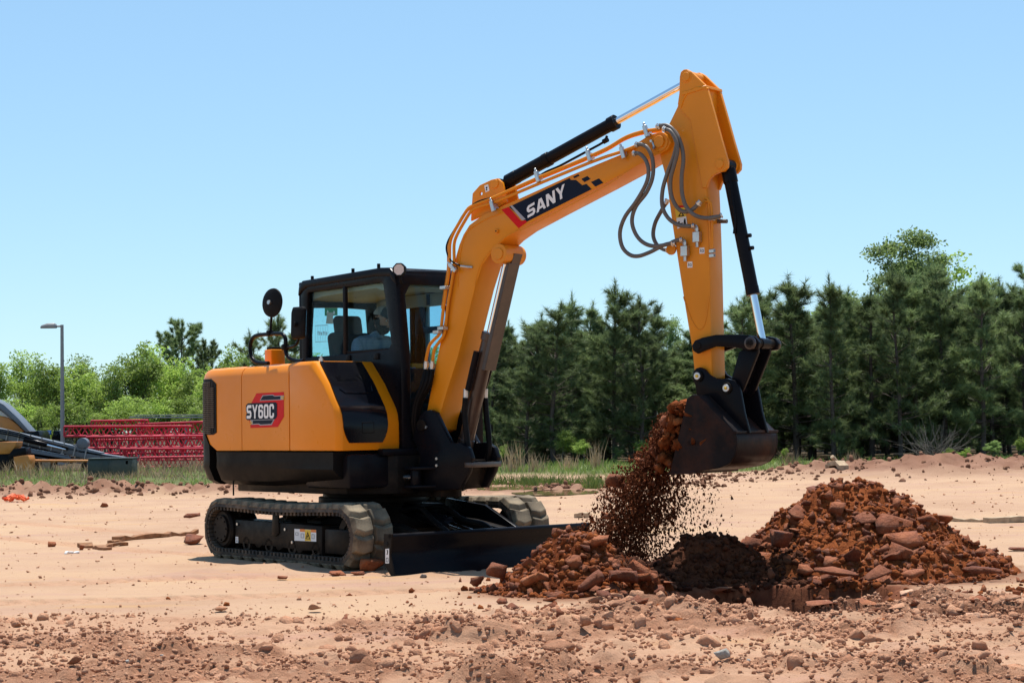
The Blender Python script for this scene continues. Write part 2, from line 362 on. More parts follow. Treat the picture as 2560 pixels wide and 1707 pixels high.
    grassy = sstep(43.0, 47.0, y + 3 * (fbm(x * 0.25, y * 0.25, 3, 211) - 0.5) - 3.5 * sstep(-2, -6, x) * -1 * 0 + 5.5 * sstep(-3, -7, x) - 2.5 * sstep(5, 9, x))
    moist = np.clip(far * 1.0 + berm * 1.3 + wet * 0.9, 0, 1)
    return z, np.clip(churn * (0.35 + 0.65 * patch) + 0.45 * prints, 0, 1), red, grassy, moist
def ground_z(x, y): return float(ground_fields(np.array([x]), np.array([y]))[0][0])
def graded(a, b, s0, s1):
    out = [a]; t = a
    while t < b: t += s0 + (s1 - s0) * (t - a) / (b - a); out.append(t)
    return out
xs = np.arange(-3.7, 3.72, 0.018)
xr = np.array(graded(3.72, 14, 0.03, 0.22)[1:] + graded(14.2, 70, 0.4, 6) + [110, 200, 500, 1400]); xs = np.concatenate([-xr[::-1], xs, xr])
ys = np.concatenate([[-600, -60, -15, -4, 0, 3, 5, 6.4, 7.2, 7.8], np.arange(8.2, 14.4, 0.02), np.array(graded(14.4, 26, 0.026, 0.10)), np.array(graded(26.1, 60, 0.10, 0.4)), [62, 66, 72, 80, 95, 120, 160, 250, 500, 1500]])
GX, GY = np.meshgrid(xs, ys); gz, g_ch, g_red, g_gr, g_mo = ground_fields(GX.ravel(), GY.ravel())
nx, ny = len(xs), len(ys)
ii = (np.arange(ny - 1)[:, None] * nx + np.arange(nx - 1)[None, :]).ravel()
gme = np_mesh('ground', np.stack([GX.ravel(), GY.ravel(), gz], 1), np.stack([ii, ii + 1, ii + nx + 1, ii + nx], 1), True)
at = gme.color_attributes.new('soil', 'FLOAT_COLOR', 'POINT'); at.data.foreach_set('color', np.stack([g_ch, g_red, g_gr, g_mo], 1).astype(np.float32).ravel())
def ground_mat():
    m, nt, b = nodes('sandy_clay_ground'); L = nt.links
    a = nt.nodes.new('ShaderNodeAttribute'); a.attribute_name = 'soil'; sp = nt.nodes.new('ShaderNodeSeparateColor'); L.new(a.outputs['Color'], sp.inputs[0])
    geo = nt.nodes.new('ShaderNodeNewGeometry'); pos = geo.outputs['Position']
    sand = ramp(nt, noise(nt, 0.55, 6, 0.6, pos), [(0.30, (0.44, 0.265, 0.165)), (0.5, (0.52, 0.33, 0.21)), (0.72, (0.56, 0.365, 0.22))])
    streak = nt.nodes.new('ShaderNodeMapping'); streak.inputs['Scale'].default_value = (0.35, 1.6, 1); L.new(pos, streak.inputs[0])
    sand = mixc(nt, ramp(nt, noise(nt, 0.9, 5, 0.6, streak.outputs[0]), [(0.55, (0, 0, 0)), (0.68, (0.65,) * 3)]), sand, (0.46, 0.265, 0.205))
    sand = mixc(nt, ramp(nt, noise(nt, 1.3, 4, 0.6, streak.outputs[0]), [(0.60, (0, 0, 0)), (0.70, (0.6,) * 3)]), sand, (0.56, 0.32, 0.13))
    sand = mixc(nt, ramp(nt, noise(nt, 38, 3, 0.7, pos), [(0.60, (0, 0, 0)), (0.70, (0.22,) * 3)]), sand, (0.34, 0.20, 0.13))
    churn = ramp(nt, noise(nt, 3.5, 8, 0.68, pos), [(0.30, (0.42, 0.185, 0.10)), (0.5, (0.55, 0.27, 0.155)), (0.7, (0.64, 0.355, 0.22))])
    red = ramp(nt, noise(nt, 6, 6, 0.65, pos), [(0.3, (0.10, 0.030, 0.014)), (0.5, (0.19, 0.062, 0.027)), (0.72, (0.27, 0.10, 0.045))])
    moist = ramp(nt, noise(nt, 1.5, 6, 0.65, pos), [(0.3, (0.19, 0.085, 0.05)), (0.7, (0.36, 0.195, 0.125))])
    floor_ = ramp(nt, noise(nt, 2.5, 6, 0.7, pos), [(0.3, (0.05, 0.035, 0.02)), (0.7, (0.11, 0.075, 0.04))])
    grass = ramp(nt, noise(nt, 1.2, 6, 0.7, pos), [(0.3, (0.09, 0.10, 0.035)), (0.55, (0.13, 0.15, 0.05)), (0.7, (0.28, 0.20, 0.11))])
    c = mixc(nt, sp.outputs[0], sand, churn)
    sepa = a.outputs['Alpha']
    c = mixc(nt, sepa, c, moist)
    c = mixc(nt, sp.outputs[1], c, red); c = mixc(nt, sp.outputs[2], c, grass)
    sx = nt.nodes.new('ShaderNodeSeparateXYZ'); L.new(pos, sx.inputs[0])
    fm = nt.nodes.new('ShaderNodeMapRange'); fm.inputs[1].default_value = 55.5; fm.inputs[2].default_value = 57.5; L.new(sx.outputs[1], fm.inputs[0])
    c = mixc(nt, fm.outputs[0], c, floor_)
    c = mixc(nt, 1.0, c, (ALB * 1.09, ALB * 1.1, ALB * 1.1), 'MULTIPLY')
    L.new(c, b.inputs['Base Color']); b.inputs['Roughness'].default_value = 0.95; b.inputs['Specular IOR Level'].default_value = 0.15
    h = nt.nodes.new('ShaderNodeMath'); h.operation = 'ADD'; L.new(noise(nt, 45, 5, 0.7, pos), h.inputs[0]); L.new(noise(nt, 160, 3, 0.6, pos), h.inputs[1])
    b1 = N(nt, 'ShaderNodeBump', Strength=0.45, Distance=0.02); L.new(h.outputs[0], b1.inputs['Height'])
    b2 = N(nt, 'ShaderNodeBump', Distance=0.10); L.new(noise(nt, 13, 9, 0.72, pos, 0.4), b2.inputs['Height']); L.new(b1.outputs[0], b2.inputs['Normal'])
    st = N(nt, 'ShaderNodeMath', operation='MULTIPLY_ADD'); st.inputs[1].default_value = 0.75; st.inputs[2].default_value = 0.06; L.new(sp.outputs[0], st.inputs[0]); L.new(st.outputs[0], b2.inputs['Strength'])
    L.new(b2.outputs[0], b.inputs['Normal'])
    return m
MAT['ground'] = ground_mat()
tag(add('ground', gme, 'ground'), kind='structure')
# muddy puddles in the strip before the pines
def water_mat():
    m, nt, b = nodes('muddy_water'); b.inputs['Base Color'].default_value = (0.17, 0.115, 0.05, 1); b.inputs['Roughness'].default_value = 0.06
    bump(nt, b, noise(nt, 5, 3), 0.05, 0.02); return m
MAT['water'] = water_mat()
for p in PUDDLES:
    mb = MB(); P = [(p[0] + p[2] * 1.3 * math.cos(t), p[1] + p[3] * 1.3 * math.sin(t), -0.022) for t in [2 * math.pi * k / 28 for k in range(28)]]
    k = mb.vs(P); mb.f.append(tuple(range(k, k + 28)))
    tag(mb.build('puddle', 'water', smooth=False), kind='structure')
# ================================================================== excavator
M = Frame((-1.314, 17.42, 0), R(52)); B = Frame(M.w(1.2, 0, 0), R(38))
EXC = empty('excavator', M.o, -M.yaw)
tag(EXC, 'yellow and black compact tracked excavator with raised boom tipping soil from its bucket', 'excavator')
def xz(p, q, d): return Vector((p, d, q))                     # outline in the side plane, depth = y
def yz(p, q, d): return Vector((d, p, q))                     # outline in the front plane, depth = x
def xy(p, q, d): return Vector((p, q, d))
def bu(p, q, d): return M.loc(B.w(p, d, q))                   # outline (u, z) in the boom plane, depth = v
def pb(px, py, v): P = B.y(px, py, v); return (P.x, P.z)
def pm(px, py, y): P = M.y(px, py, y); return (P.x, P.z)
def B3(px, py, v): P = B.y(px, py, v); return bu(P.x, P.z, v)
def c1(x, y): return (450 + x * .3827, 640 + y * .3827)
def c3(x, y): return (1050 + x * .2998, 250 + y * .2998)
def c4(x, y): return (1500 + x * .3508, 150 + y * .3508)
def c5(x, y): return (1500 + x * .3825, 650 + y * .3825)
def c6(x, y): return (1000 + x * .2551, 850 + y * .2551)
def c8(x, y): return (620 + x * .2381, 640 + y * .2381)
def cu(x, y): return (500 + x * .2551, 1220 + y * .2551)
def ch(x, y): return (490 + x * .2296, 880 + y * .2296)

# ---- tracks
TL, TW2, SH = 2.66, 1.06, 0.41
RO = 0.292
straight = TL - 2 * RO; PERI = 2 * straight + 2 * math.pi * RO
def stadium(s, off=0.0):
    s %= PERI; x0 = TL / 2 - RO; r = RO + off
    if s < straight: x = -x0 + s; sag = -0.022 * math.sin(math.pi * s / straight) ** 2; return (x, 2 * RO + off + sag), 0.0
    s -= straight
    if s < math.pi * RO: a = math.pi / 2 - s / RO; return (x0 + r * math.cos(a), RO + r * math.sin(a)), a - math.pi / 2
    s -= math.pi * RO
    if s < straight: return (x0 - s, -off), -math.pi
    s -= straight; a = -math.pi / 2 - s / RO; return (-x0 + r * math.cos(a), RO + r * math.sin(a)), a - math.pi / 2
def lug_mesh(sgn):
    mb = MB(); w = 0.2
    base = [(-.088, 0), (.080, 0), (.100, w * .5), (.072, w), (-.096, w), (-.072, w * .5)]
    top = [(-.062, .012), (.050, .012), (.070, w * .5), (.040, w * .88), (-.064, w * .88), (-.046, w * .5)]
    mb.loft([[Vector((a, sgn * b, -.012)) for a, b in base], [Vector((a, sgn * b, .034)) for a, b in top]])
    o = mb.build('track_lug', 'lug', None, 0.006, 1, smooth=False); me = o.data; bpy.data.objects.remove(o); return me
lugA, lugB = lug_mesh(1), lug_mesh(-1)
NL = 31
for side in (-1, 1):
    yc = side * (TW2 - SH / 2)
    mb = MB(); rows = []
    NS = 120
    for k in range(NS):
        (xo, zo), _ = stadium(PERI * k / NS, -0.045); (xi, zi), _ = stadium(PERI * k / NS, -0.085)
        rows.append([Vector((xo, yc - SH / 2 + .012, zo)), Vector((xo, yc + SH / 2 - .012, zo)), Vector((xi, yc + SH / 2, zi)), Vector((xi, yc - SH / 2, zi))])
    rows.append(rows[0]); mb.loft(rows, False, False)
    # drive links along the inside of the belt
    for k in range(96):
        (x, z), a = stadium(PERI * k / 96, -0.10)
        for dy in (-.16, .16):
            mb.box((x, yc + dy, z), (.03, .07, .03), Matrix.Rotation(-a, 3, 'Y'))
    tr = mb.build('rubber_track', 'rubber', EXC, 0, angle=40)
    for k in range(NL):
        for me, dy, ph in ((lugA, 0.004, 0.0), (lugB, -0.004, 0.5)):
            (x, z), a = stadium(PERI * (k + ph) / NL, -0.045)
            o = add('track_lug', me, None, tr); o.location = (x, yc + dy, z); o.rotation_euler = (0, -a, 0)
    # wheels
    def wheel(name, x, z, r, w, teeth=0):
        mb = MB(); prof = [(-w / 2, r * .55), (-w / 2, r * .9), (-w / 2 + .02, r), (w / 2 - .02, r), (w / 2, r * .9), (w / 2, r * .55)]
        n = 28; mb.loft([[Vector((x + rr * math.cos(t), yc + y, z + rr * math.sin(t))) for y, rr in prof] for t in [2 * math.pi * k / n for k in range(n + 1)]], False, False, closed=False)
        for s in (-1, 1): mb.cyl((x, yc + s * w * .30, z), (x, yc + s * w * .42, z), r * .60, 24)
        for k in range(teeth):
            t = 2 * math.pi * k / teeth; mb.box((x + (r + .01) * math.cos(t), yc, z + (r + .01) * math.sin(t)), (.05, w * .3, .05), Matrix.Rotation(-t, 3, 'Y'))
        return mb.build(name, 'frame', EXC, 0)
    w = wheel('drive_sprocket', -TL / 2 + RO, RO, 0.178, 0.30, 17)
    hub = MB(); yo = yc + side * .17
    hub.cyl((-TL / 2 + RO, yc, RO), (-TL / 2 + RO, yo, RO), .128, 32)
    for k in range(9):
        t = 2 * math.pi * k / 9; hub.cyl((-TL / 2 + RO + .105 * math.cos(t), yo - side * .004, RO + .105 * math.sin(t)), (-TL / 2 + RO + .105 * math.cos(t), yo + side * .008, RO + .105 * math.sin(t)), .011, 6)
    hub.build('hub_plate', 'frame', w, 0.004, 1)
    wheel('idler_wheel', TL / 2 - RO, RO, 0.19, 0.16)
    for x in (-.62, -.22, .18, .58): wheel('track_roller', x, .165, .075, .26)
    wheel('carrier_roller', -.05, .44, .045, .12)
    # track frame beam with scalloped lower edge, recoil housing
    yo = side * (TW2 - .075); yi = side * (TW2 - .30)
    def fr(x, y): P = pm(*cu(x, y), -(TW2 - .075)); return P
    out = [fr(*p) for p in [(345, 306), (700, 330), (1195, 372), (1195, 660), (1165, 640), (1140, 612), (1005, 610), (985, 640), (960, 636), (938, 600), (810, 585), (780, 612), (755, 606), (738, 572), (605, 560), (580, 588), (552, 580), (535, 548), (410, 543), (345, 530)]]
    mb = MB(); mb.prism(out, xz, yo, yi); beam = mb.build('track_frame', 'frame', EXC, 0.008)
    mb = MB(); mb.prism([fr(*p) for p in [(1208, 398), (1452, 410), (1462, 440), (1445, 640), (1400, 655), (1208, 640)]], xz, yo - side * .012, yi); mb.build('recoil_housing', 'frame', EXC, 0.012)
    mb = MB(); mb.prism([fr(*p) for p in [(722, 205), (775, 200), (782, 440), (755, 470), (710, 466)]], xz, yo + side * .012, yo - side * .004); mb.build('carrier_bracket', 'frame', beam, 0.004)
    mb = MB()
    for p in [(840, 402), (910, 528), (372, 350)]:
        q = fr(*p); mb.cyl((q[0], yo, q[1]), (q[0], yo + side * .012, q[1]), .014, 6)
    mb.build('bolt', 'zinc', beam, 0)
    if side < 0:
        on = lambda x, y: Vector((*([fr(x, y)[0]]), yo - .0022, fr(x, y)[1])); on2 = lambda x, y: Vector((fr(x, y)[0], yo - .0036, fr(x, y)[1]))
        rect = lambda a, b, c, d: [[(a, b), (c, b + (c - a) * .047), (c, d + (c - a) * .047), (a, d)]]
        st = decal('warning_sticker', [rect(927, 397, 1141, 512)], on, 'white', beam)
        decal('orange_band', [rect(982, 398, 1030, 424), rect(1090, 404, 1140, 430)], on2, 'orange_vinyl', st)
        decal('yellow_field', [rect(1031, 404, 1088, 514)], on2, 'warn', st)
        on3 = lambda x, y: on2(x, y) + Vector((0, -.0012, 0))
        decal('warning_triangle', [[[(1060, 422), (1084, 500), (1037, 496)], [(1060, 444), (1075, 492), (1046, 490)]], [[(1062, 455), (1068, 462), (1058, 484), (1052, 478)]]], on3, 'black_ink', st)
        decal('pictogram', [[[(938, 430), (968, 432), (968, 462), (938, 460)], [(943, 435), (963, 437), (963, 457), (943, 455)]], [[(992, 440), (1022, 442), (1022, 488), (992, 486)], [(997, 446), (1017, 448), (1017, 482), (997, 480)]], [[(1098, 448), (1126, 450), (1126, 496), (1098, 494)], [(1103, 454), (1121, 456), (1121, 490), (1103, 488)]]], on3, 'grey_ink', st)
        s2 = decal('small_label', [rect(350, 473, 377, 533)], on, 'white', beam)
        decal('label_print', [rect(358, 482, 370, 492), rect(356, 498, 371, 503), rect(356, 508, 371, 524)], on2, 'grey_ink', s2)

# ---- undercarriage middle, slew ring
mb = MB(); mb.box((0, 0, .40), (.9, 1.0, .22)); 
for sx in (-1, 1):
    for sy in (-1, 1): mb.loft([[Vector((sx * (.25 + a) , sy * y, z)) for a, z in ((-.12, z0), (.12, z0), (.12, z1), (-.12, z1))] for y, z0, z1 in ((.35, .32, .50), (.80, .22, .40))])
mb.build('centre_frame', 'frame', EXC, .01)
mb = MB(); mb.cyl((0, 0, .49), (0, 0, .64), .46, 48); mb.cyl((0, 0, .53), (0, 0, .585), .50, 48); mb.build('slew_ring', 'frame', EXC, .006)
# ---- dozer blade
XB = 1.896
prof = [(XB - .075, .34), (XB - .045, .345), (XB - .035, .325), (XB - .075, .26), (XB - .085, .18), (XB - .06, .10), (XB + .005, 0.0), (XB - .02, -.005), (XB - .085, .07), (XB - .115, .18), (XB - .10, .28)]
mb = MB(); mb.prism(prof, xz, -TW2 + .012, TW2 - .012); blade = mb.build('dozer_blade', 'black_paint', EXC, .004, 1, 50)
mb = MB(); mb.cyl((XB - .06, -TW2, .327), (XB - .06, TW2, .327), .022, 14); mb.box((XB - .15, 0, .16), (.10, 1.7, .14)); mb.build('blade_top_rail', 'black_paint', blade, 0)
ends = [(XB - .15, .348), (XB - .03, .348), (XB - .06, .18), (XB - .03, .09), (XB + .012, -.01), (XB - .03, -.015), (XB - .12, .06), (XB - .17, .15)]
for s in (-1, 1):
    mb = MB(); mb.prism(ends, xz, s * TW2, s * (TW2 - .014)); mb.build('end_plate', 'frame', blade, .003, 1)
on = lambda x, y: Vector((M.y(*cu(x, y), -TW2 - .002).x, -TW2 - .002, M.y(*cu(x, y), -TW2 - .002).z)); on2 = lambda x, y: on(x, y) + Vector((0, -.0014, 0))
lb = decal('tie_down_label', [[[(1816, 594), (1853, 590), (1853, 735), (1816, 735)]]], on, 'white', blade)
decal('hook_symbol', [[[(1830, 605), (1842, 603), (1843, 630), (1838, 650), (1832, 652), (1829, 640), (1835, 636), (1835, 612), (1830, 614)]], [[(1825, 680), (1846, 679), (1846, 722), (1825, 722)], [(1829, 685), (1842, 684), (1842, 717), (1829, 717)]]], on2, 'black_ink', lb)
mb = MB(); P = M.y(*cu(1830, 545), -TW2); mb.tube([(P.x - .022, -TW2 - .003, P.z), (P.x + .022, -TW2 - .003, P.z)], .004, 6); mb.cyl((P.x, -TW2 + .004, P.z), (P.x, -TW2 - .003, P.z), .02, 14); mb.build('tie_down_hole', 'black_ink', blade, 0)
for s in (-1, 1):
    mb = MB(); mb.loft([[Vector((x, y - .05, z - h)), Vector((x, y + .05, z - h)), Vector((x, y + .05, z + h)), Vector((x, y - .05, z + h))] for x, y, z, h in ((.30, s * .33, .34, .09), (1.0, s * .42, .30, .08), (1.76, s * .50, .20, .06))])
    mb.build('blade_arm', 'frame', EXC, .008)
mb = MB(); mb.cyl((.55, 0, .48), (1.20, 0, .36), .062, 20); c = mb.build('blade_cylinder', 'black_paint', EXC, .005)
mb = MB(); mb.cyl((1.2, 0, .36), (1.76, 0, .26), .032, 16); mb.build('rod', 'chrome', c, 0)
for y0, y1 in ((-.10, -.30), (.08, .16)):
    mb = MB(); mb.tube(catmull([(.6, y0, .46), (.95, y0 * 1.4, .50), (1.25, (y0 + y1) / 2, .40), (1.5, y1, .36), (1.72, y1, .26)], 8), .022, 10); mb.build('blade_hose', 'black_hose', EXC, 0)
mb = MB(); mb.prism([(.35, .55), (.95, .50), (1.45, .30), (1.45, .22), (.35, .24)], xz, .62, .58); mb.build('hose_guard', 'black_paint', EXC, .006)

# ---- upper structure: plan path round the tail, from the right front corner backwards and round to the left
def tail_path(off, x0=0.15, n=18):
    """(x, y, nx, ny) along the right side, round the rear and along the left side"""
    RT = 1.775; a1 = R(207.8)
    P = [(x0, -.98), (-.695, -.98), (-.9, -.98), (-1.10, -.98), (-1.17, -.979), (-1.31, -.972), (-1.42, -.960), (-1.49, -.938), (-1.54, -.895)]
    P += [(RT * math.cos(a1 - (a1 - math.pi) * k / n), RT * math.sin(a1 - (a1 - math.pi) * k / n)) for k in range(n + 1)]
    P = P + [(x, -y) for x, y in reversed(P[:-1])]
    out = []
    for i, p in enumerate(P):
        a = Vector(P[max(i - 1, 0)]); b = Vector(P[min(i + 1, len(P) - 1)]); t = (b - a).normalized(); nrm = Vector((t.y, -t.x)); nrm = -nrm if nrm.dot(Vector(p)) < 0 else nrm
        out.append((p[0] + nrm.x * off, p[1] + nrm.y * off, nrm.x, nrm.y))
    return out
def hood_bottom(x): return 1.02 + 0.26 * float(sstep(-1.20, -1.56, np.array(x)))
path = tail_path(0)
prof_in = [(0, None), (0, 1.70), (.012, 1.745), (.04, 1.78), (.085, 1.80), (.16, 1.806)]
def sweep(P, z0f, inner=.55):
    rows = []
    for x, y, ax, ay in P:
        row = [Vector((x - ax * d, y - ay * d, z0f(x) if z is None else z)) for d, z in prof_in]
        row += [Vector((x - ax * inner, y - ay * inner, 1.81)), Vector((x - ax * inner, y - ay * inner, z0f(x)))]
        rows.append(row)
    return rows
gap = .006
i_rear = [i for i, p in enumerate(path) if p[0] <= -.695]
rear = path[i_rear[0]:i_rear[-1] + 1]; rear[0] = (rear[0][0] - gap, *rear[0][1:]); rear[-1] = (rear[-1][0] - gap, *rear[-1][1:])
mb = MB(); mb.loft(sweep(rear, hood_bottom)); mb.build('engine_cover', 'yellow', EXC, 0, angle=25)
for s in (1, -1):
    P = [(.15 - gap, -.98 * s, 0, -s), (-.27, -.98 * s, 0, -s), (-.695 + gap, -.98 * s, 0, -s)]
    mb = MB(); mb.loft(sweep(P, lambda x: 1.022, .62)); door = mb.build('side_door', 'yellow', EXC, 0, angle=25)
    if s == 1: DOOR = door
# right front hood: side plate, chamfer and sloping nose
def nose(y, zt, xo): return [Vector((a, y, b)) for a, b in [(.156, 1.02), (.156, zt), (.515 + xo, zt), (.545 + xo, zt - .012), (.74 + xo, 1.60), (.905 + xo, 1.39), (.935 + xo, 1.33), (.95 + xo, 1.25), (.95 + xo, 1.02)]]
mb = MB(); mb.loft([nose(-.98, 1.735, -.060), nose(-.974, 1.775, -.036), nose(-.955, 1.80, -.012), nose(-.935, 1.806, 0), nose(-.335, 1.806, 0)]); mb.build('front_hood', 'yellow', EXC, .006, 2, 25)
mb = MB(); mb.box((-.25, -.2, 1.40), (1.6, 1.5, .7)); mb.build('engine_block', 'black_plastic', EXC, .02)
# black nose panel laid over the slope
NP = [(.545, 1.794), (.74, 1.60), (.905, 1.39), (.935, 1.33), (.95, 1.25), (.95, 1.085)]
def nose_at(t):
    L_ = [0]
    for a, b in zip(NP, NP[1:]): L_.append(L_[-1] + math.dist(a, b))
    d = t * L_[-1]
    for i in range(len(NP) - 1):
        if d <= L_[i + 1] or i == len(NP) - 2:
            k = (d - L_[i]) / (L_[i + 1] - L_[i]); a, b = NP[i], NP[i + 1]; tx, tz = b[0] - a[0], b[1] - a[1]; l = math.hypot(tx, tz)
            return a[0] + tx * k, a[1] + tz * k, -tz / l, tx / l
def panel_rows(off, shrink=0.0):
    rows = []
    for k in range(25):
        t = .0 + k / 24 * 1.0
        x, z, nx_, nz_ = nose_at(max(0.001, min(.999, t)))
        ya = -.905 - .025 * min(1, t / .5); yb = -.47
        ins = 0.0 if t < .8 else .06 * ((t - .8) / .2) ** 2
        ins += 0.0
        rows.append([Vector((x + nx_ * off, y, z + nz_ * off)) for y in np.linspace(ya + ins + shrink, yb - ins - shrink, 9)])
    return rows
mb = MB(); ro = panel_rows(.012); ri = panel_rows(-.01)
k0 = [mb.vs(r) for r in ro]; k1 = [mb.vs(r) for r in ri]
for a, b in zip(k0, k0[1:]):
    for i in range(8): mb.f.append((a + i, a + i + 1, b + i + 1, b + i))
for side_i in (0, 8):
    for a, b, c_, d_ in zip(k0, k0[1:], k1, k1[1:]): mb.f.append((a + side_i, b + side_i, d_ + side_i, c_ + side_i))
for q0, q1 in ((k0[0], k1[0]), (k0[-1], k1[-1])):
    for i in range(8): mb.f.append((q0 + i, q0 + i + 1, q1 + i + 1, q1 + i))
panel = mb.build('black_nose_panel', 'gloss_black', EXC, 0, angle=40)
def on_nose(off): return lambda y, t: (lambda q: Vector((q[0] + q[2] * off, y, q[1] + q[3] * off)))(nose_at(t))
polys, tw = text_polys('SANY', .16)
mb = MB()
for loops in polys:
    f0, f1 = on_nose(.0135), on_nose(.017); s_ = .285 / tw
    lp = [[(-.835 + p[0] * s_ + .0, .285 - p[1] * .075) for p in l] for l in loops][:1][0]
    mb.loft([[f0(*p) for p in lp], [f1(*p) for p in lp]])
mb.build('embossed_lettering', 'gloss_black', panel, 0, smooth=False)
mb = MB(); f1 = on_nose(.014); mb.tube([f1(y, t) for y, t in [(-.86, .40), (-.82, .455), (-.57, .455), (-.53, .43), (-.515, .36)]], .006, 6); mb.build('pressed_ridge', 'gloss_black', panel, 0)
mb = MB(); f1 = on_nose(.012); mb.tube([f1(y, t) for y, t in [(-.74, .80), (-.62, .80), (-.62, .90), (-.74, .90), (-.74, .80)]], .004, 6); mb.build('fuel_flap', 'black_plastic', panel, 0)
mb = MB(); mb.cyl((.50, -.86, 1.80), (.50, -.86, 1.83), .022, 12); mb.cyl((.50, -.86, 1.83), (.50, -.86, 1.85), .012, 10); mb.build('filler_cap', 'zinc', EXC, 0)
# grille on the right rear corner, following the curve
gp = [p for p in tail_path(.006) if p[1] < -.75 and p[0] < -1.05]
fine = []
for a, b in zip(gp, gp[1:]):
    for k in range(4): fine.append(tuple(a[i] + (b[i] - a[i]) * k / 4 for i in range(4)))
i0 = min(range(len(fine)), key=lambda i: abs(fine[i][0] + 1.17)); fine = fine[i0:]
mb = MB(); rows = []
for i, (x, y, ax, ay) in enumerate(fine):
    zt = 1.70 - (.05 * max(0, 1 - i / 3)); zb = 1.17 + .02 * max(0, 1 - i / 2) 
    rows.append([Vector((x - ax * .0, y, zb)), Vector((x, y, zt)), Vector((x - ax * .02, y - ay * .02, zt)), Vector((x - ax * .02, y - ay * .02, zb))])
mb.loft(rows); gr = mb.build('engine_grille', 'black_plastic', EXC, 0)
mb = MB(); nb = 27
for k in range(nb):
    z = 1.185 + k * (.50 / nb); mb.tube([(x + ax * .005, y + ay * .005, z) for x, y, ax, ay in fine[1 if 2 < k < nb - 3 else 3:]], .0045, 5)
for x, y, ax, ay in fine[2::3]: mb.tube([(x + ax * .006, y + ay * .006, 1.19), (x + ax * .006, y + ay * .006, 1.67)], .003, 4)
tag(mb.build('grille_bars', 'brown_guard', gr, 0), kind='stuff')
# counterweight and side skirts
cw = tail_path(.012, .86)
def cw_rows(P, z0=.70):
    rows = []
    for x, y, ax, ay in P:
        zt = hood_bottom(x) - .012; z0_ = z0 + (.06 * max(0, (x + .2)) if z0 < .72 else 0)
        rows.append([Vector((x - ax * d, y - ay * d, z)) for d, z in ((.0, zt), (.004, .93), (.0, .86), (.05, z0_ + .04), (.12, z0_), (.75, z0_), (.75, zt))])
    return rows
split = [i for i, p in enumerate(cw) if p[0] < -1.2]
mb = MB(); q = cw[split[0]:split[-1] + 1]; mb.loft(cw_rows(q)); mb.build('counterweight', 'weight', EXC, 0, angle=28)
for s in (1, -1):
    P = [(.88 if s > 0 else .42, -.992 * s, 0, -s), (.4, -.992 * s, 0, -s), (-.27, -.992 * s, 0, -s), (-.9, -.992 * s, 0, -s), (-1.12, -.99 * s, 0, -s), (-1.185, -.977 * s, -.12, -.99 * s)]
    mb = MB(); mb.loft(cw_rows(P)); mb.build('side_skirt', 'weight', EXC, 0, angle=28)
mb = MB(); mb.cyl((-.95, -.93, .80), (-.95, -.93, .60), .008, 8); mb.build('drain_hose', 'black_hose', EXC, 0)
mb = MB(); mb.loft([[Vector((x, y, z)) for x, y in ((-1.1, -.8), (.80, -.8), (1.02, -.42), (1.02, .30), (.45, .80), (-1.1, .9))] for z in (.635, .985)]); mb.build('turntable_frame', 'frame', EXC, .012)
mb = MB(); mb.box((.62, -.60, .84), (.72, .58, .30)); mb.build('front_skirt', 'black_paint', EXC, .03)
mb = MB(); mb.loft([[Vector((x, y, z)) for x, y in ((.7, -.26), (1.12, -.17), (1.12, .17), (.7, .26))] for z in (.60, .96)]); mb.build('swing_mount', 'frame', EXC, .015)
mb = MB(); mb.box((.985, -.30, 1.00), (.10, .55, .06)); mb.build('step_rail', 'black_paint', EXC, .015)
# tail reflector
mb = MB(); x, y, ax, ay = tail_path(.014)[9]; mb.tube([(x, y, .82), (x, y, 1.02)], .018, 8); mb.build('tail_reflector', 'red_lens', EXC, 0)

# ---- model decal on the side door
on = lambda x, y: Vector((M.y(*ch(x, y), -.982).x, -.982, M.y(*ch(x, y), -.982).z))
def onk(k): return lambda x, y: on(x, y) + Vector((0, -.0012 * k, 0))
dc = decal('model_badge', [[[(658, 448), (957, 433), (957, 702), (890, 815), (592, 826), (592, 800), (560, 640), (605, 550)]]], onk(0), 'red', DOOR)
for pl in ([[(725, 470), (838, 462), (862, 476), (957, 470), (957, 518), (694, 530)]], [[(592, 738), (856, 730), (826, 792), (700, 798), (680, 786), (600, 790)]]): decal('badge_stripe', [pl], onk(1), 'grey_ink', dc)
decal('badge_black', [[[(733, 477), (834, 470), (858, 484), (920, 480), (920, 513), (703, 523)]], [[(620, 744), (844, 737), (818, 780), (706, 787), (686, 776), (622, 780)]], [[(566, 558), (868, 545), (884, 560), (884, 700), (866, 728), (562, 740), (546, 724), (546, 690), (556, 660), (546, 640), (546, 580)]]], onk(2), 'navy', dc)
decal('badge_checker', [[[(x, y), (x + 11, y), (x + 11, y + 13), (x, y + 13)]] for x, y in ((935, 474), (946, 487), (930, 494), (946, 504), (594, 750), (605, 764), (594, 776))], onk(3), 'warn', dc)
polys, tw = text_polys('SY60C', .07, .62)
decal('model_lettering', [[[(556 + p[0] * 298 / tw, 724 - 6 * p[0] / tw - p[1] * (146 + 10 * p[0] / tw)) for p in l] for l in loops] for loops in polys], onk(4), 'white', dc)

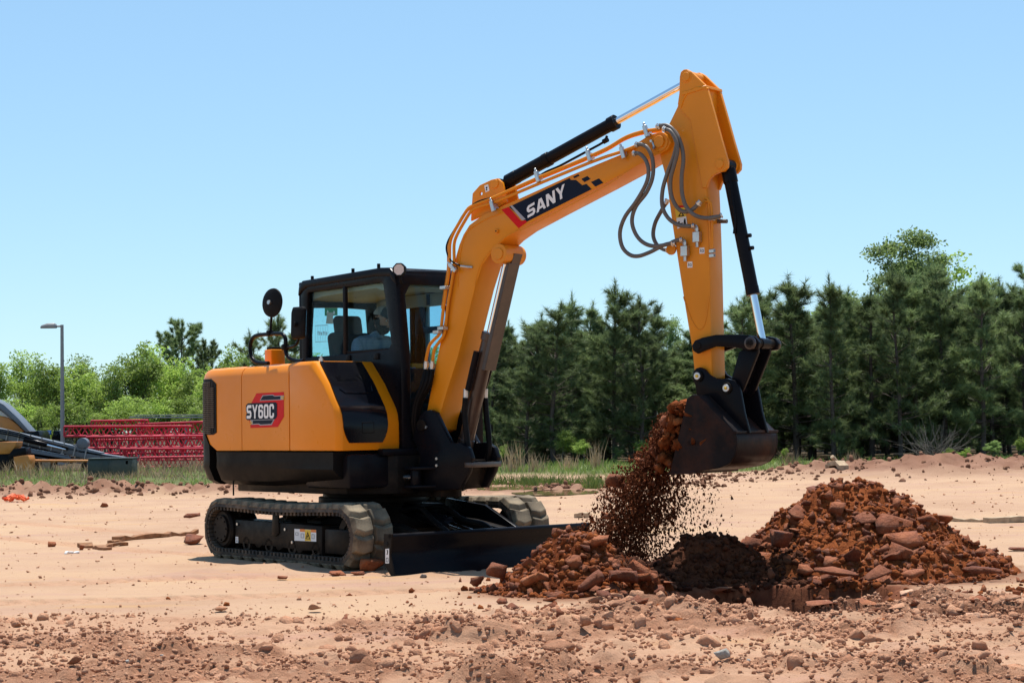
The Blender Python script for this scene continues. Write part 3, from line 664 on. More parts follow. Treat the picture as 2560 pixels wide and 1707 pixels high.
# ---- boom
def outline(pts, v): return [pb(px, py, v) for px, py in pts]
BW = .135
boom_px = [(1066, 1040), (1068, 1025), (1087, 923), (1102, 850), (1122, 735), (1132, 680), (1140, 640), (1148, 612), (1158, 587), (1173, 563), (1206, 538), (1260, 514), (1425, 439), (1560, 383), (1592, 358), (1622, 338), (1650, 330), (1668, 337), (1677, 356), (1669, 374), (1652, 384), (1632, 391), (1578, 423), (1506, 462), (1380, 528), (1296, 573), (1262, 597), (1229, 630), (1205, 663), (1187, 720), (1172, 780), (1145, 889), (1115, 985), (1097, 1045), (1092, 1075), (1075, 1085), (1060, 1066)]
mb = MB(); mb.prism(outline(boom_px, -BW), bu, -BW, BW); boom = mb.build('boom', 'boom_yellow', EXC, .006, 2, 30)
# weld seams and stiffened lower edge
seam = lambda pts, r=.006: MB().tube(catmull([B3(x, y, -BW - .001) for x, y in pts], 6), r, 6)
seam([c3(*p) for p in [(455, 1560), (480, 1450), (520, 1350), (600, 1245), (720, 1140), (830, 1085), (900, 1060), (1500, 745), (1750, 585)]], .005).build('weld_seam', 'boom_yellow', boom, 0)
seam([c3(*p) for p in [(318, 1560), (322, 1400), (345, 1230), (380, 1120), (440, 1060), (560, 990), (700, 935)]], .005).build('weld_seam', 'boom_yellow', boom, 0)
def disc(name, c, r, v0, v1, mat, parent, n=28):
    mb = MB(); mb.cyl(bu(c[0], c[1], v0), bu(c[0], c[1], v1), r, n); return mb.build(name, mat, parent, .003, 1)
knee = pb(*c3(658, 1283), -BW); disc('pin_boss', knee, .085, -BW - .006, BW + .006, 'boom_yellow', boom)
disc('pivot_pin', knee, .05, -BW - .016, BW + .016, 'boom_yellow', boom)
endp = pb(1651, 355, -BW)
disc('pin_boss', endp, .078, -BW - .012, BW + .012, 'boom_yellow', boom); disc('pivot_pin', endp, .048, -BW - .028, BW + .028, 'boom_yellow', boom)
mb = MB(); q0, q1 = B3(*c3(1935, 345), -BW - .02), B3(*c3(1955, 402), -BW - .02); mb.tube([q0, q1], .009, 6); mb.cyl(q0, q0 + (B.w(0, -1, 0) - B.w(0, 0, 0)) * 0 + M.loc(B.w(0, -.02, 0)) - M.loc(B.w(0, 0, 0)), .012, 6); mb.cyl(q1, q1 + M.loc(B.w(0, -.02, 0)) - M.loc(B.w(0, 0, 0)), .012, 6); mb.build('pin_keeper', 'zinc', boom, 0)
P = pb(*c3(645, 1095), -BW); disc('lug_nut', P, .018, -BW - .02, -BW + .01, 'boom_yellow', boom); disc('lug_hole', P, .009, -BW - .022, -BW, 'black_ink', boom)
for v0, v1 in ((-.095, -.07), (.07, .095)):       # cylinder ears on top of the boom
    mb = MB(); mb.ring(outline([c3(*p) for p in [(425, 1010), (440, 780), (500, 712), (600, 665), (650, 655), (690, 690), (725, 850), (600, 930)]], -.09), outline([c3(*p) for p in [(500, 792), (498, 780), (503, 770), (512, 766), (521, 772), (523, 782), (518, 793), (508, 797)]], -.09), bu, v0, v1); mb.build('cylinder_ear', 'boom_yellow', boom, .003, 1)
armc0 = pb(*c3(625, 700), -.095); disc('pivot_pin', armc0, .04, -.105, .105, 'boom_yellow', boom)
onb = lambda k: (lambda x, y: B3(*c3(x, y), -BW - .0025 - .0012 * k))
rc = lambda a, b, c, d: [[(a, b), (c, b), (c, d), (a, d)]]
sy = decal('small_label', [[[(535, 715), (568, 703), (580, 757), (547, 772)]]], lambda x, y: B3(*c3(x, y), -.0975), 'white', boom)
decal('hook_symbol', [[[(549, 728), (559, 722), (563, 732), (556, 742), (563, 752), (557, 758), (549, 752), (554, 742), (548, 735)]]], lambda x, y: B3(*c3(x, y), -.0985), 'black_ink', sy)
bd = decal('brand_panel', [[[(742, 892), (1247, 652), (1256, 668), (1300, 668), (1352, 712), (1386, 700), (1432, 745), (885, 1018), (868, 1003)]], [[(1275, 642), (1318, 620), (1330, 632), (1288, 654)]], [[(1345, 660), (1395, 635), (1422, 660), (1372, 686)]], [[(1425, 685), (1492, 655), (1528, 692), (1462, 724)]]], onb(0), 'navy', boom)
decal('red_corner', [[[(678, 915), (738, 893), (842, 1010), (882, 1004), (890, 1020), (822, 1070)]]], onb(1), 'red', bd)
decal('white_slash', [[[(752, 884), (768, 878), (882, 996), (850, 1004)]]], onb(1), 'grey_ink', bd)
polys, tw = text_polys('SANY', .10)
def brand_map(p): return (890 + 318 * p[0] / tw + 8 - 10 * p[1], 985 - 180 * p[0] / tw - 95 * p[1] - 12 * p[0] / tw * p[1])
decal('brand_lettering', [[[brand_map(p) for p in l] for l in loops] for loops in polys], onb(2), 'white', bd)
# steel pipes along the boom and their clamps
pipe1 = [c1(1605, 690), c1(1625, 585), c1(1660, 545), c1(1702, 508), c1(1722, 330), c1(1762, 70), c3(247, 1185), c3(285, 1095), c3(398, 905), c3(440, 880), c3(600, 820), c3(960, 660), c3(1400, 478), c3(1580, 395), c3(1700, 318), c3(1780, 285), c3(1880, 258), c3(2025, 240)]
pipe2 = [c1(1650, 690), c1(1660, 605), c1(1690, 565), c1(1730, 515), c1(1750, 320), c1(1792, 70), c3(282, 1190), c3(318, 1105), c3(420, 930), c3(465, 900), c3(620, 855), c3(1000, 695), c3(1400, 530), c3(1560, 470), c3(1690, 430), c3(1790, 390)]
def soft(pts, n=3):
    """rounded corners on a polyline"""
    P = [Vector(p) for p in pts]; out = [P[0]]
    for a, b, c_ in zip(P, P[1:], P[2:]):
        ra = min(.06, (a - b).length * .4); rb = min(.06, (c_ - b).length * .4); s0 = b + (a - b).normalized() * ra; s1 = b + (c_ - b).normalized() * rb
        for k in range(n + 1): t = k / n; out.append((s0 * (1 - t) + b * t) * (1 - t) + (b * (1 - t) + s1 * t) * t)
    return out + [P[-1]]
for pts, v, dz in ((pipe1, -.165, 0), (pipe2, -.155, 0), ([(x - 3, y + 5) for x, y in pipe1[4:]], .10, 0)):
    mb = MB(); mb.tube(soft([B3(x, y, v) for x, y in pts]), .014, 10); mb.build('hydraulic_pipe', 'boom_yellow', boom, 0)
for x, y, a in [(605, 885, .5), (978, 640, .5), (1408, 465, .5), (1690, 440, .4), (1885, 262, .5), (272, 1398, 1.4)]:
    mb = MB(); p = B3(*c3(x, y), -.175); tx = (B3(*c3(x + 40, y - 20 if a < 1 else y - 60), -.175) - p).normalized(); nn = M.loc(B.w(0, 1, 0)) - M.loc(B.w(0, 0, 0)); up = tx.cross(nn)
    rot = Matrix((tx, nn, up)).transposed(); mb.box(p, (.035, .03, .10), rot); mb.box(p + up * .06, (.018, .02, .03), rot); mb.box(p + nn * .03, (.03, .06, .05), rot); mb.build('pipe_clamp', 'zinc', boom, .004, 1)
for x, y in [(1715, 472), (1730, 208), (1685, 497)]:
    mb = MB(); mb.box(B3(*c1(x, y), -.175), (.08, .06, .03)); mb.build('pipe_clamp', 'zinc', boom, .004, 1)
for x, y in [(1605, 712), (1645, 712)]:
    mb = MB(); a, b = B3(*c1(x + 4, y - 25), -.165), B3(*c1(x, y + 25), -.165); mb.cyl(a, b, .02, 12); mb.cyl(a.lerp(b, .25), a.lerp(b, .75), .026, 6); mb.build('hose_coupling', 'zinc', boom, 0)
mb = MB(); mb.tube(catmull([B3(*c3(*p), -.17) for p in [(600, 815), (480, 850), (380, 930), (300, 1060), (232, 1180), (222, 1260), (260, 1340), (340, 1385)]], 6), .0075, 8); mb.build('grease_hose', 'black_hose', boom, 0)
mb = MB(); mb.tube([B3(*c3(340, 1385), -.17), B3(*c3(400, 1393), -.165), B3(*c3(435, 1395), -.14)], .011, 8); mb.build('grease_fitting', 'zinc', boom, 0)
# ---- arm (stick)
AW = .10
arm_body = [(1702, 236), (1712, 224), (1752, 216), (1762, 217), (1764, 300), (1766, 466), (1769, 536), (1773, 650), (1778, 860), (1780, 945), (1768, 960), (1750, 963), (1738, 948), (1729, 864), (1714, 776), (1695, 655), (1682, 571), (1665, 448), (1651, 395), (1648, 350), (1672, 311), (1693, 268)]
mb = MB(); mb.prism(outline(arm_body, -AW), bu, -AW, AW); arm = mb.build('arm', 'boom_yellow', EXC, .008, 2, 30)
cheek = [(1701, 193), (1704, 181), (1711, 175), (1719, 174), (1731, 181), (1768, 217), (1788, 288), (1805, 350), (1821, 405), (1820, 419), (1811, 429), (1800, 431), (1785, 438), (1774, 450), (1767, 470), (1758, 470), (1745, 400), (1728, 300), (1708, 280), (1696, 262), (1700, 234)]
for v0, v1 in ((-AW - .012, -AW + .02), (AW - .02, AW + .012)):
    mb = MB(); mb.prism(outline(cheek, -AW), bu, v0, v1); mb.build('clevis_plate', 'boom_yellow', arm, .003, 1)
mb = MB(); mb.tube(catmull([B3(*c4(*p), -AW - .013) for p in [(775, 205), (700, 200), (640, 225), (600, 270), (575, 340)]], 6), .008, 6); mb.build('weld_seam', 'boom_yellow', arm, 0)
mb = MB(); mb.loft([[bu(*pb(x, y, -AW), v) for x, y in ((1706, 232), (1768, 214), (1770, 221), (1708, 240))] for v in (-AW - .02, AW + .02)]); mb.build('top_plate', 'boom_yellow', arm, .003, 1)
mb = MB(); mb.tube(catmull([B3(*c5(*p), -AW - .002) for p in [(545, 240), (590, 370), (630, 440), (660, 452), (690, 400), (715, 240)]], 6), .004, 6); mb.build('weld_seam', 'boom_yellow', arm, 0)
top_pin = pb(1718, 193, -AW); cl = pb(1802, 411, -AW)
for P, r in ((top_pin, .036), (cl, .036)):
    disc('pin_boss', P, r * 1.35, -AW - .016, AW + .016, 'boom_yellow', arm); disc('pivot_pin', P, r, -AW - .024, AW + .024, 'boom_yellow', arm)
mb = MB(); q = pb(*c4(510, 1350), -AW); mb.prism([(q[0] + .045 * math.cos(t), q[1] + .045 * math.sin(t)) for t in np.linspace(0, 2 * math.pi, 16, endpoint=False)], bu, -AW - .014, -AW + .006); mb.build('lifting_eye', 'boom_yellow', arm, .003, 1)
for x, y in ((692, 1262), (606, 1362)):
    mb = MB(); q = pb(*c4(x, y), -AW - .03); S_ = .030
    mb.prism([(q[0] - S_, q[1] - .042), (q[0] + S_, q[1] - .042), (q[0] + S_, q[1] + .042), (q[0] - S_, q[1] + .042)], bu, -AW - .055, -AW - .004); v_ = mb.build('valve_block', 'zinc', arm, .004, 1)
    mb = MB(); mb.tube(soft([bu(q[0], q[1] + .04, -AW - .03), bu(q[0], q[1] + .088, -AW - .03), bu(q[0] - .05, q[1] + .092, -AW - .05)]), .013, 8); mb.cyl(bu(q[0], q[1] - .04, -AW - .03), bu(q[0], q[1] - .08, -AW - .03), .014, 6); mb.cyl(bu(q[0], q[1] + .05, -AW - .03), bu(q[0], q[1] + .07, -AW - .03), .018, 6); mb.build('elbow_fitting', 'zinc', v_, 0)
    lb = decal('small_label', [[[(x + 16, y + 76), (x + 52, y + 74), (x + 53, y + 117), (x + 17, y + 119)]]], lambda a, b: B3(*c4(a, b), -AW - .0025), 'white', arm)
    decal('label_print', [[[(x + 24, y + 86), (x + 28, y + 86), (x + 28, y + 108), (x + 24, y + 108)]], [[(x + 33, y + 90), (x + 46, y + 89), (x + 46, y + 108), (x + 33, y + 109)], [(x + 36, y + 93), (x + 43, y + 92), (x + 43, y + 105), (x + 36, y + 106)]]], lambda a, b: B3(*c4(a, b), -AW - .0037), 'black_ink', lb)
oa = lambda k: (lambda a, b: B3(*c4(a, b), -AW - .0025 - .0012 * k))
wl_ = decal('warning_sticker', [[[(531, 1040), (606, 1036), (622, 1170), (552, 1205)]]], oa(0), 'warn', arm)
decal('red_strip', [[[(531, 1040), (606, 1036), (607, 1050), (533, 1055)]]], oa(1), 'red', wl_)
decal('white_field', [[[(545, 1128), (614, 1114), (622, 1170), (552, 1205)]]], oa(1), 'white', wl_)
decal('pictogram', [[[(578, 1078), (600, 1112), (556, 1118)], [(578, 1090), (590, 1108), (566, 1111)]], [[(601, 1130), (608, 1130), (612, 1160), (614, 1172), (598, 1174), (596, 1150)]], [[(556, 1152), (568, 1150), (568, 1166), (556, 1168)]], [[(574, 1162), (592, 1160), (592, 1165), (574, 1168)]]], oa(2), 'black_ink', wl_)
for dx in (0, 18):
    mb = MB(); mb.tube(soft([B3(*c4(740 + dx * .3, 985 + dx * 1.3), -AW - .02), B3(*c4(775 + dx, 990 + dx), -AW - .02), B3(*c4(782 + dx, 1150), -AW - .02), B3(*c4(790 + dx * .6, 1345), -AW - .02)]), .009, 8); mb.build('hydraulic_pipe', 'boom_yellow', arm, 0)
for x, y in ((800, 1362), (800, 1395), (800, 1132)):
    mb = MB(); mb.box(B3(*c4(x, y), -AW - .02), (.05, .03, .03)); mb.build('pipe_clamp', 'zinc', arm, .004, 1)
# ---- cylinders
def ram(name, a, b, f0, f1, rb, rr, mat='black_paint', cap=1.18):
    a, b = Vector(a), Vector(b); mb = MB(); p0, p1 = a.lerp(b, f0), a.lerp(b, f1); d = (b - a).normalized()
    mb.cyl(p0, p1, rb, 28); mb.cyl(p1 - d * .05, p1 + d * .02, rb * cap, 28); mb.cyl(p0 - d * .015, p0 + d * .10, rb * 1.12, 28)
    n = M.loc(B.w(0, 1, 0)) - M.loc(B.w(0, 0, 0)); mb.cyl(a - n * .06, a + n * .06, rb * .95, 24); mb.cyl(a, p0, rb * .7, 16)
    o = mb.build(name, mat, EXC, .004, 1)
    mb = MB(); mb.cyl(p1, b, rr, 24); mb.build('piston_rod', 'chrome', o, 0)
    mb = MB(); mb.cyl(b - n * .06, b + n * .06, rr * 1.5, 20); mb.build('rod_eye', mat, o, .003, 1); return o
arm_cyl = ram('arm_cylinder', bu(*armc0, 0), bu(*top_pin, 0), .04, .605, .054, .030)
mb = MB(); mb.tube(soft([B3(*c3(*p), -.05) for p in [(985, 640), (1060, 595), (1150, 560), (1540, 350), (1560, 300)]]), .011, 8); mb.tube([B3(*c3(1530, 350), -.05), B3(*c3(1565, 330), -.05)], .022, 8); mb.build('cylinder_pipe', 'black_paint', arm_cyl, 0)
mb = MB(); a, b = bu(*armc0, 0), bu(*top_pin, 0); d = (b - a).normalized(); mb.cyl(a.lerp(b, .235), a.lerp(b, .265), .062, 24); mb.cyl(a.lerp(b, .05), a.lerp(b, .26), .058, 24); mb.build('cylinder_sleeve', 'black_paint', arm_cyl, .004, 1)
link2 = pb(1884, 858, -.14)
bk_cyl = ram('bucket_cylinder', bu(*cl, 0), bu(*link2, 0), .03, .715, .052, .030, cap=1.04)
mb = MB(); mb.tube(soft([bu(cl[0] + .05, cl[1] - .12, -.05), bu(cl[0] + .10, cl[1] - .45, -.06), bu(cl[0] + .085, cl[1] - .55, -.06)]), .012, 8); mb.build('cylinder_pipe', 'black_paint', bk_cyl, 0)
mb = MB()
for f in (.40, .47): p = bu(*cl, 0).lerp(bu(*link2, 0), f); mb.cyl(p, p + M.loc(B.w(.085, 0, 0)) - M.loc(B.w(0, 0, 0)), .016, 8)
mb.build('cylinder_port', 'black_paint', bk_cyl, 0)
boom_pin_low = pb(1158, 1134, 0)
bm_cyl = ram('boom_cylinder', bu(*boom_pin_low, 0), bu(*knee, 0), .02, .60, .066, .036, 'brown_guard')
gpx = [(1270, 659), (1278, 634), (1298, 640), (1299, 664), (1239, 929), (1208, 925)]
mb = MB(); g2 = [(1268, 657), (1273, 658), (1212, 926), (1207, 925)]
mb.prism(outline(g2, -.075), bu, -.075, .075)
for v0, v1 in ((-.0755, -.068), (.068, .0755)): mb.prism(outline([(1262, 668), (1267, 657), (1272, 659), (1211, 925), (1203, 923)], -.075), bu, v0, v1)
mb.prism(outline([(1262, 650), (1272, 630), (1280, 634), (1272, 660)], -.075), bu, -.04, .075); guard = mb.build('rod_guard', 'brown_guard', bm_cyl, .002, 1)
mb = MB()
for x, y in ((1268, 643), (1274, 646)): q = pb(x, y, -.05); mb.cyl(bu(*q, -.035), bu(*q, -.055), .012, 6)
mb.build('bolt', 'zinc', guard, 0)
for v, sh in ((-.10, 0), (.10, 42)):
    mb = MB(); mb.tube(catmull([B3(*p, v) for p in [(1192 + sh, 878 - sh * .1), (1180 + sh, 930), (1170 + sh * .9, 975)]], 6), [.028] * 13, 12); mb.build('cylinder_port', 'black_paint', bm_cyl, 0)
    mb = MB(); mb.cyl(B3(1165 + sh * 1.15, 972, v), B3(1164 + sh * 1.15, 994, v), .024, 12); mb.build('hose_coupling', 'zinc', bm_cyl, 0)
    pts = [(1164, 994), (1162, 1040), (1168, 1100), (1172, 1140), (1160, 1190)] if v < 0 else [(1213, 994), (1216, 1040), (1222, 1090), (1222, 1130), (1210, 1165), (1195, 1185), (1180, 1200)]
    mb = MB(); mb.tube(catmull([B3(*p, v * 1.2) for p in pts], 7), .026, 12); mb.build('boom_hose', 'black_hose', EXC, 0)
# ---- swing bracket
brk = [(1050, 1038), (1061, 1027), (1076, 1024), (1090, 1031), (1112, 1077), (1128, 1108), (1150, 1106), (1172, 1120), (1180, 1145), (1172, 1180), (1150, 1222), (1020, 1230), (1022, 1178), (1044, 1170), (1052, 1150), (1044, 1120), (1032, 1098), (1040, 1066)]
for v0, v1 in ((-.205, -.15), (.15, .205)):
    mb = MB(); mb.prism(outline(brk, -.20), bu, v0, v1); br = mb.build('swing_bracket_plate', 'black_paint', EXC, .008)
mb = MB(); mb.cyl(bu(-.02, 0.99, 0), bu(-.02, .60, 0), .13, 24); P = outline([(1100, 1150), (1170, 1150), (1150, 1222), (1060, 1230)], -.15); mb.prism(P, bu, -.149, .149); mb.build('swing_bracket_core', 'frame', EXC, .006)
foot = pb(1068, 1062, -BW); disc('foot_pin', foot, .05, -.222, .222, 'frame', EXC)
mb = MB()
for x, y in ((1055, 1067), (1066, 1067), (1093, 1146), (1093, 1163)): q = pb(x, y, -.205); mb.cyl(bu(*q, -.2), bu(*q, -.218), .013, 6)
mb.build('bolt', 'zinc', EXC, 0)
mb = MB(); q = pb(1175, 1160, -.205); mb.prism([(q[0] - .06, q[1] - .03), (q[0] + .02, q[1] - .03), (q[0] + .02, q[1] + .015), (q[0] - .06, q[1] + .015)], bu, -.208, .208); mb.build('warning_band', 'brown_guard', EXC, .004)
# swing cylinder on the right
P0, P1 = Vector((.10, -.62, .785)), Vector((1.11, -.30, .775))
mb = MB(); mb.cyl(P0, P0.lerp(P1, .58), .055, 24); sw = mb.build('swing_cylinder', 'black_paint', EXC, .005)
mb = MB(); mb.cyl(P0.lerp(P1, .58), P1, .03, 20); mb.build('piston_rod', 'chrome', sw, 0)
mb = MB(); mb.cyl(P1 + Vector((.02, 0, -.07)), P1 + Vector((.02, 0, .07)), .05, 18); mb.build('rod_eye', 'black_paint', sw, .004)
mb = MB()
for z in (.695, .855): mb.loft([[Vector((x, y, zz)) for x, y in ((1.06, -.38), (1.20, -.36), (1.30, -.14), (1.10, -.05), (1.04, -.25))] for zz in (z - .012, z + .012)])
mb.build('swing_tab', 'black_paint', EXC, .003, 1)
mb = MB(); mb.box((.93, -.912, .83), (.0, 0, 0)) if False else mb.box((.40, -.892, .80), (.035, .02, .085)); mb.build('clearance_tag', 'white', EXC, .004)
# ---- link and bucket
lk = [(1732, 864), (1735, 877), (1746, 884), (1764, 876), (1791, 866), (1837, 868), (1872, 876), (1896, 872), (1900, 856), (1890, 842), (1872, 838), (1837, 836), (1791, 837), (1758, 844), (1740, 851)]
for v0, v1 in ((-.165, -.132), (.132, .165)):
    mb = MB(); mb.prism(outline(lk, -.15), bu, v0, v1); mb.build('bucket_link', 'black_paint', EXC, .004)
l1 = pb(1747, 864, -.15)
disc('link_pin', l1, .03, -.172, .172, 'frame', EXC); disc('link_pin', link2, .038, -.20, .20, 'frame', EXC)
mb = MB()
for v in (-.19, .19): mb.cyl(bu(*link2, v - .01), bu(*link2, v + .01), .05, 20)
mb.build('pin_collar', 'brown_guard', EXC, .004)
E2 = pb(1822, 970, -.13); E1 = pb(1750, 940, -.13)
hl = [(1848, 880), (1872, 862), (1896, 866), (1895, 882), (1858, 975), (1846, 990), (1826, 984), (1820, 965), (1830, 945)]
for v0, v1 in ((-.105, -.075), (.075, .105)):
    mb = MB(); mb.prism(outline(hl, -.10), bu, v0, v1); mb.build('tipping_link', 'black_paint', EXC, .004)
mb = MB(); mb.prism(outline([(1868, 880), (1876, 878), (1850, 960), (1842, 960)], -.09), bu, -.074, .074); mb.cyl(bu(*E2, -.11), bu(*E2, .11), .055, 20); mb.build('link_web', 'black_paint', EXC, .004)
BK = .31
bs = [(1717, 996), (1730, 987), (1746, 988), (1838, 1080), (1842, 1092), (1842, 1112), (1837, 1138), (1824, 1158), (1800, 1169), (1740, 1179), (1674, 1184), (1684, 1140), (1697, 1085), (1708, 1040)]
bo = outline(bs, -BK)
for v0, v1 in ((-BK, -BK + .018), (BK - .018, BK)):
    mb = MB(); mb.prism(bo, bu, v0, v1); bsd = mb.build('bucket_side', 'bucket', EXC, .003, 1)
    if v0 < 0: BS = bsd
ctr = pb(1760, 1090, -BK); th = .022
shell_o = bo[0:11]; shell_i = [(p[0] + (ctr[0] - p[0]) * th / math.dist(p, ctr), p[1] + (ctr[1] - p[1]) * th / math.dist(p, ctr)) for p in shell_o]
mb = MB(); mb.loft([[bu(*po, -BK + .018), bu(*po, BK - .018), bu(*pi_, BK - .018), bu(*pi_, -BK + .018)] for po, pi_ in zip(shell_o, shell_i)]); mb.build('bucket_shell', 'bucket', EXC, .002, 1, 40)
mb = MB(); q = bo[10]; q2 = bo[9]; mb.prism([(q[0] - .02, q[1] - .01), (q2[0], q2[1] - .012), (q2[0], q2[1] + .006), (q[0], q[1] + .012)], bu, -BK - .012, BK + .012); mb.build('cutting_edge', 'bucket', EXC, .003, 1)
q = bo[3]; mb = MB(); mb.box(bu(q[0], q[1], 0), (.03, 2 * BK + .02, .02), Matrix.Rotation(R(14), 3, 'Z')); mb.build('wear_bar', 'bucket', EXC, .003, 1)
ear = [(1734, 946), (1735, 930), (1742, 921), (1752, 918), (1764, 923), (1774, 936), (1790, 945), (1806, 947), (1820, 946), (1838, 951), (1850, 966), (1855, 990), (1862, 1030), (1876, 1082), (1858, 1084), (1760, 993), (1745, 990), (1741, 965)]
for v0, v1 in ((-.150, -.118), (.118, .150)):
    mb = MB(); mb.prism(outline(ear, -.135), bu, v0, v1); mb.build('bucket_ear', 'black_paint', EXC, .004)
for P in (E1, E2):
    disc('bucket_pin', P, .045, -.168, .168, 'frame', EXC); disc('pin_cap', P, .030, -.178, .178, 'zinc', EXC); disc('grease_nipple', P, .012, -.186, .186, 'warn', EXC)
polys, tw = text_polys('SANY', .12)
pr = [[(1716 + 30 * p[0] / tw, 1112 - 10 * p[1]) for p in l] for loops in polys for l in loops[:1]]
mb = MB()
for l in pr: mb.loft([[B3(x, y, -BK + .001) for x, y in l], [B3(x, y, -BK - .005) for x, y in l]])
mb.build('embossed_lettering', 'bucket', BS, 0, smooth=False)
# ---- long grey hoses between boom and arm
hoses = [
 ([(1800, 375), (1850, 372), (1900, 405), (1940, 500), (1940, 640), (1890, 770), (1800, 890), (1768, 1000), (1790, 1100), (1850, 1180), (1940, 1218), (2060, 1205), (2130, 1175), (2190, 1163)], -.21, -.16),
 ([(1780, 447), (1830, 450), (1880, 500), (1906, 590), (1885, 700), (1800, 850), (1710, 975), (1668, 1100), (1685, 1220), (1745, 1288), (1820, 1302), (1920, 1268), (2040, 1208), (2130, 1192)], -.23, -.17),
 ([(1975, 225), (2050, 212), (2110, 250), (2140, 340), (2120, 460), (2060, 620), (2022, 760), (2022, 890), (2070, 985), (2150, 1040), (2230, 1052), (2290, 1048)], -.20, -.17),
 ([(2030, 240), (2090, 262), (2130, 330), (2148, 420), (2120, 540), (2090, 660), (2095, 790), (2140, 890), (2200, 932), (2270, 915), (2340, 845)], -.22, -.16),
 ([(2060, 222), (2130, 270), (2180, 380), (2196, 500), (2182, 640), (2186, 780), (2220, 890), (2290, 960), (2380, 985), (2480, 975), (2520, 960)], -.19, -.16),
 ([(2070, 830), (2010, 930), (1960, 1030), (1945, 1130), (1975, 1205), (2030, 1245), (2080, 1255)], .06, -.02)]
for pts, v0, v1 in hoses:
    n = len(pts); mb = MB()
    path_ = [B3(*c3(*p), v0 + (v1 - v0) * (k / (n - 1)) ** 2 - .03 * math.sin(math.pi * k / (n - 1))) for k, p in enumerate(pts)]
    path_ = catmull(path_, 8); mb.tube(path_, .0165, 12); h_ = mb.build('hydraulic_hose', 'hose', EXC, 0)
    for a, b in ((path_[0], path_[3]), (path_[-4], path_[-1])):
        mb = MB(); mb.cyl(a, b, .021, 10); mb.cyl(a.lerp(b, .1), a.lerp(b, .4), .026, 6); mb.build('hose_fitting', 'zinc', h_, 0)
mb = MB(); mb.tube([B3(*c4(838, 1150), .05), B3(*c4(905, 1150), .05)], .017, 10); mb.build('hydraulic_hose', 'hose', EXC, 0)
for k, (x0, x1, v) in enumerate(((1064, 1040, -.20), (1072, 1046, -.19), (1080, 1050, -.17), (1083, 1056, -.14))):
    mb = MB(); mb.tube(catmull([B3(x0 - (k % 2) * 2, 925, v), B3(x0 - 8, 960, v - .02), B3(x1 - 2, 1005, v - .02), B3(x1 - 8, 1050, v), B3(x1 - 4, 1090, v + .05)], 6), .019, 10); mb.build('boom_hose', 'black_hose', EXC, 0)

# ---- cab
CY0, CY1 = -.35, .54
side_o = [(-.70, 1.0), (-.705, 1.9), (-.695, 2.45), (-.67, 2.545), (-.60, 2.60), (.70, 2.625), (.84, 2.615), (.915, 2.56), (.94, 2.45), (1.0, 1.85), (1.0, 1.0)]
side_i = [(-.57, 1.88), (-.575, 1.90), (-.545, 2.44), (-.54, 2.485), (-.52, 2.495), (.66, 2.505), (.705, 2.50), (.725, 2.48), (.745, 2.40), (.845, 1.96), (.80, 1.905)]
mb = MB(); mb.ring(side_o, side_i, xz, CY0, CY0 + .07); cabr = mb.build('cab_right_wall', 'black_paint', EXC, .012)
mb = MB(); mb.box((.095, CY0 + .012, 2.2), (.045, .03, .62)); mb.box((.45, CY0 + .02, 1.905), (.8, .03, .02)); mb.build('window_bar', 'black_plastic', cabr, .004)
mb = MB(); mb.prism([(-.60, 1.86), (-.57, 2.50), (.09, 2.51), (.09, 1.86)], xz, CY0 + .030, CY0 + .036); mb.build('window_pane', 'glass', cabr, 0)
mb = MB(); mb.prism([(.10, 1.86), (.10, 2.51), (.72, 2.515), (.74, 2.45), (.87, 1.88)], xz, CY0 + .040, CY0 + .046); mb.build('window_pane', 'glass', cabr, 0)
for x in (.16, .62):
    mb = MB(); mb.box((x, CY0 - .006, 1.85), (.07, .012, .055)); mb.build('window_latch', 'black_plastic', cabr, .004)
# left wall with door window and rear quarter window
mb = MB(); mb.ring([(-.70, 1.0), (-.705, 1.9), (-.69, 2.45), (-.60, 2.60), (-.10, 2.61), (.02, 2.61), (.02, 1.9), (.02, 1.0)], [(-.56, 1.45), (-.57, 1.9), (-.56, 2.32), (-.53, 2.36), (-.15, 2.37), (-.06, 2.35), (-.06, 1.9), (-.06, 1.45)], xz, CY1 - .06, CY1); cabl = mb.build('cab_left_wall', 'black_paint', EXC, .01)
mb = MB(); mb.ring([(.025, 1.0), (.025, 1.9), (.025, 2.61), (.5, 2.62), (.84, 2.61), (.94, 2.45), (1.0, 1.85), (1.0, 1.0)], [(.14, 1.30), (.14, 1.9), (.16, 2.36), (.5, 2.37), (.76, 2.37), (.80, 2.30), (.87, 1.85), (.87, 1.30)], xz, CY1 - .06, CY1); cabd = mb.build('cab_door', 'black_paint', EXC, .01)
mb = MB(); mb.box((.50, CY1 - .03, 2.12), (.74, .05, .06)); mb.build('door_bar', 'black_paint', cabd, .005)
mb = MB(); mb.prism([(.12, 1.28), (.12, 2.38), (.80, 2.38), (.89, 1.28)], xz, CY1 - .035, CY1 - .030); mb.build('door_pane', 'glass', cabd, 0)
mb = MB(); mb.prism([(-.58, 1.43), (-.58, 2.38), (-.05, 2.39), (-.05, 1.43)], xz, CY1 - .035, CY1 - .030); mb.build('window_pane', 'glass', cabl, 0)
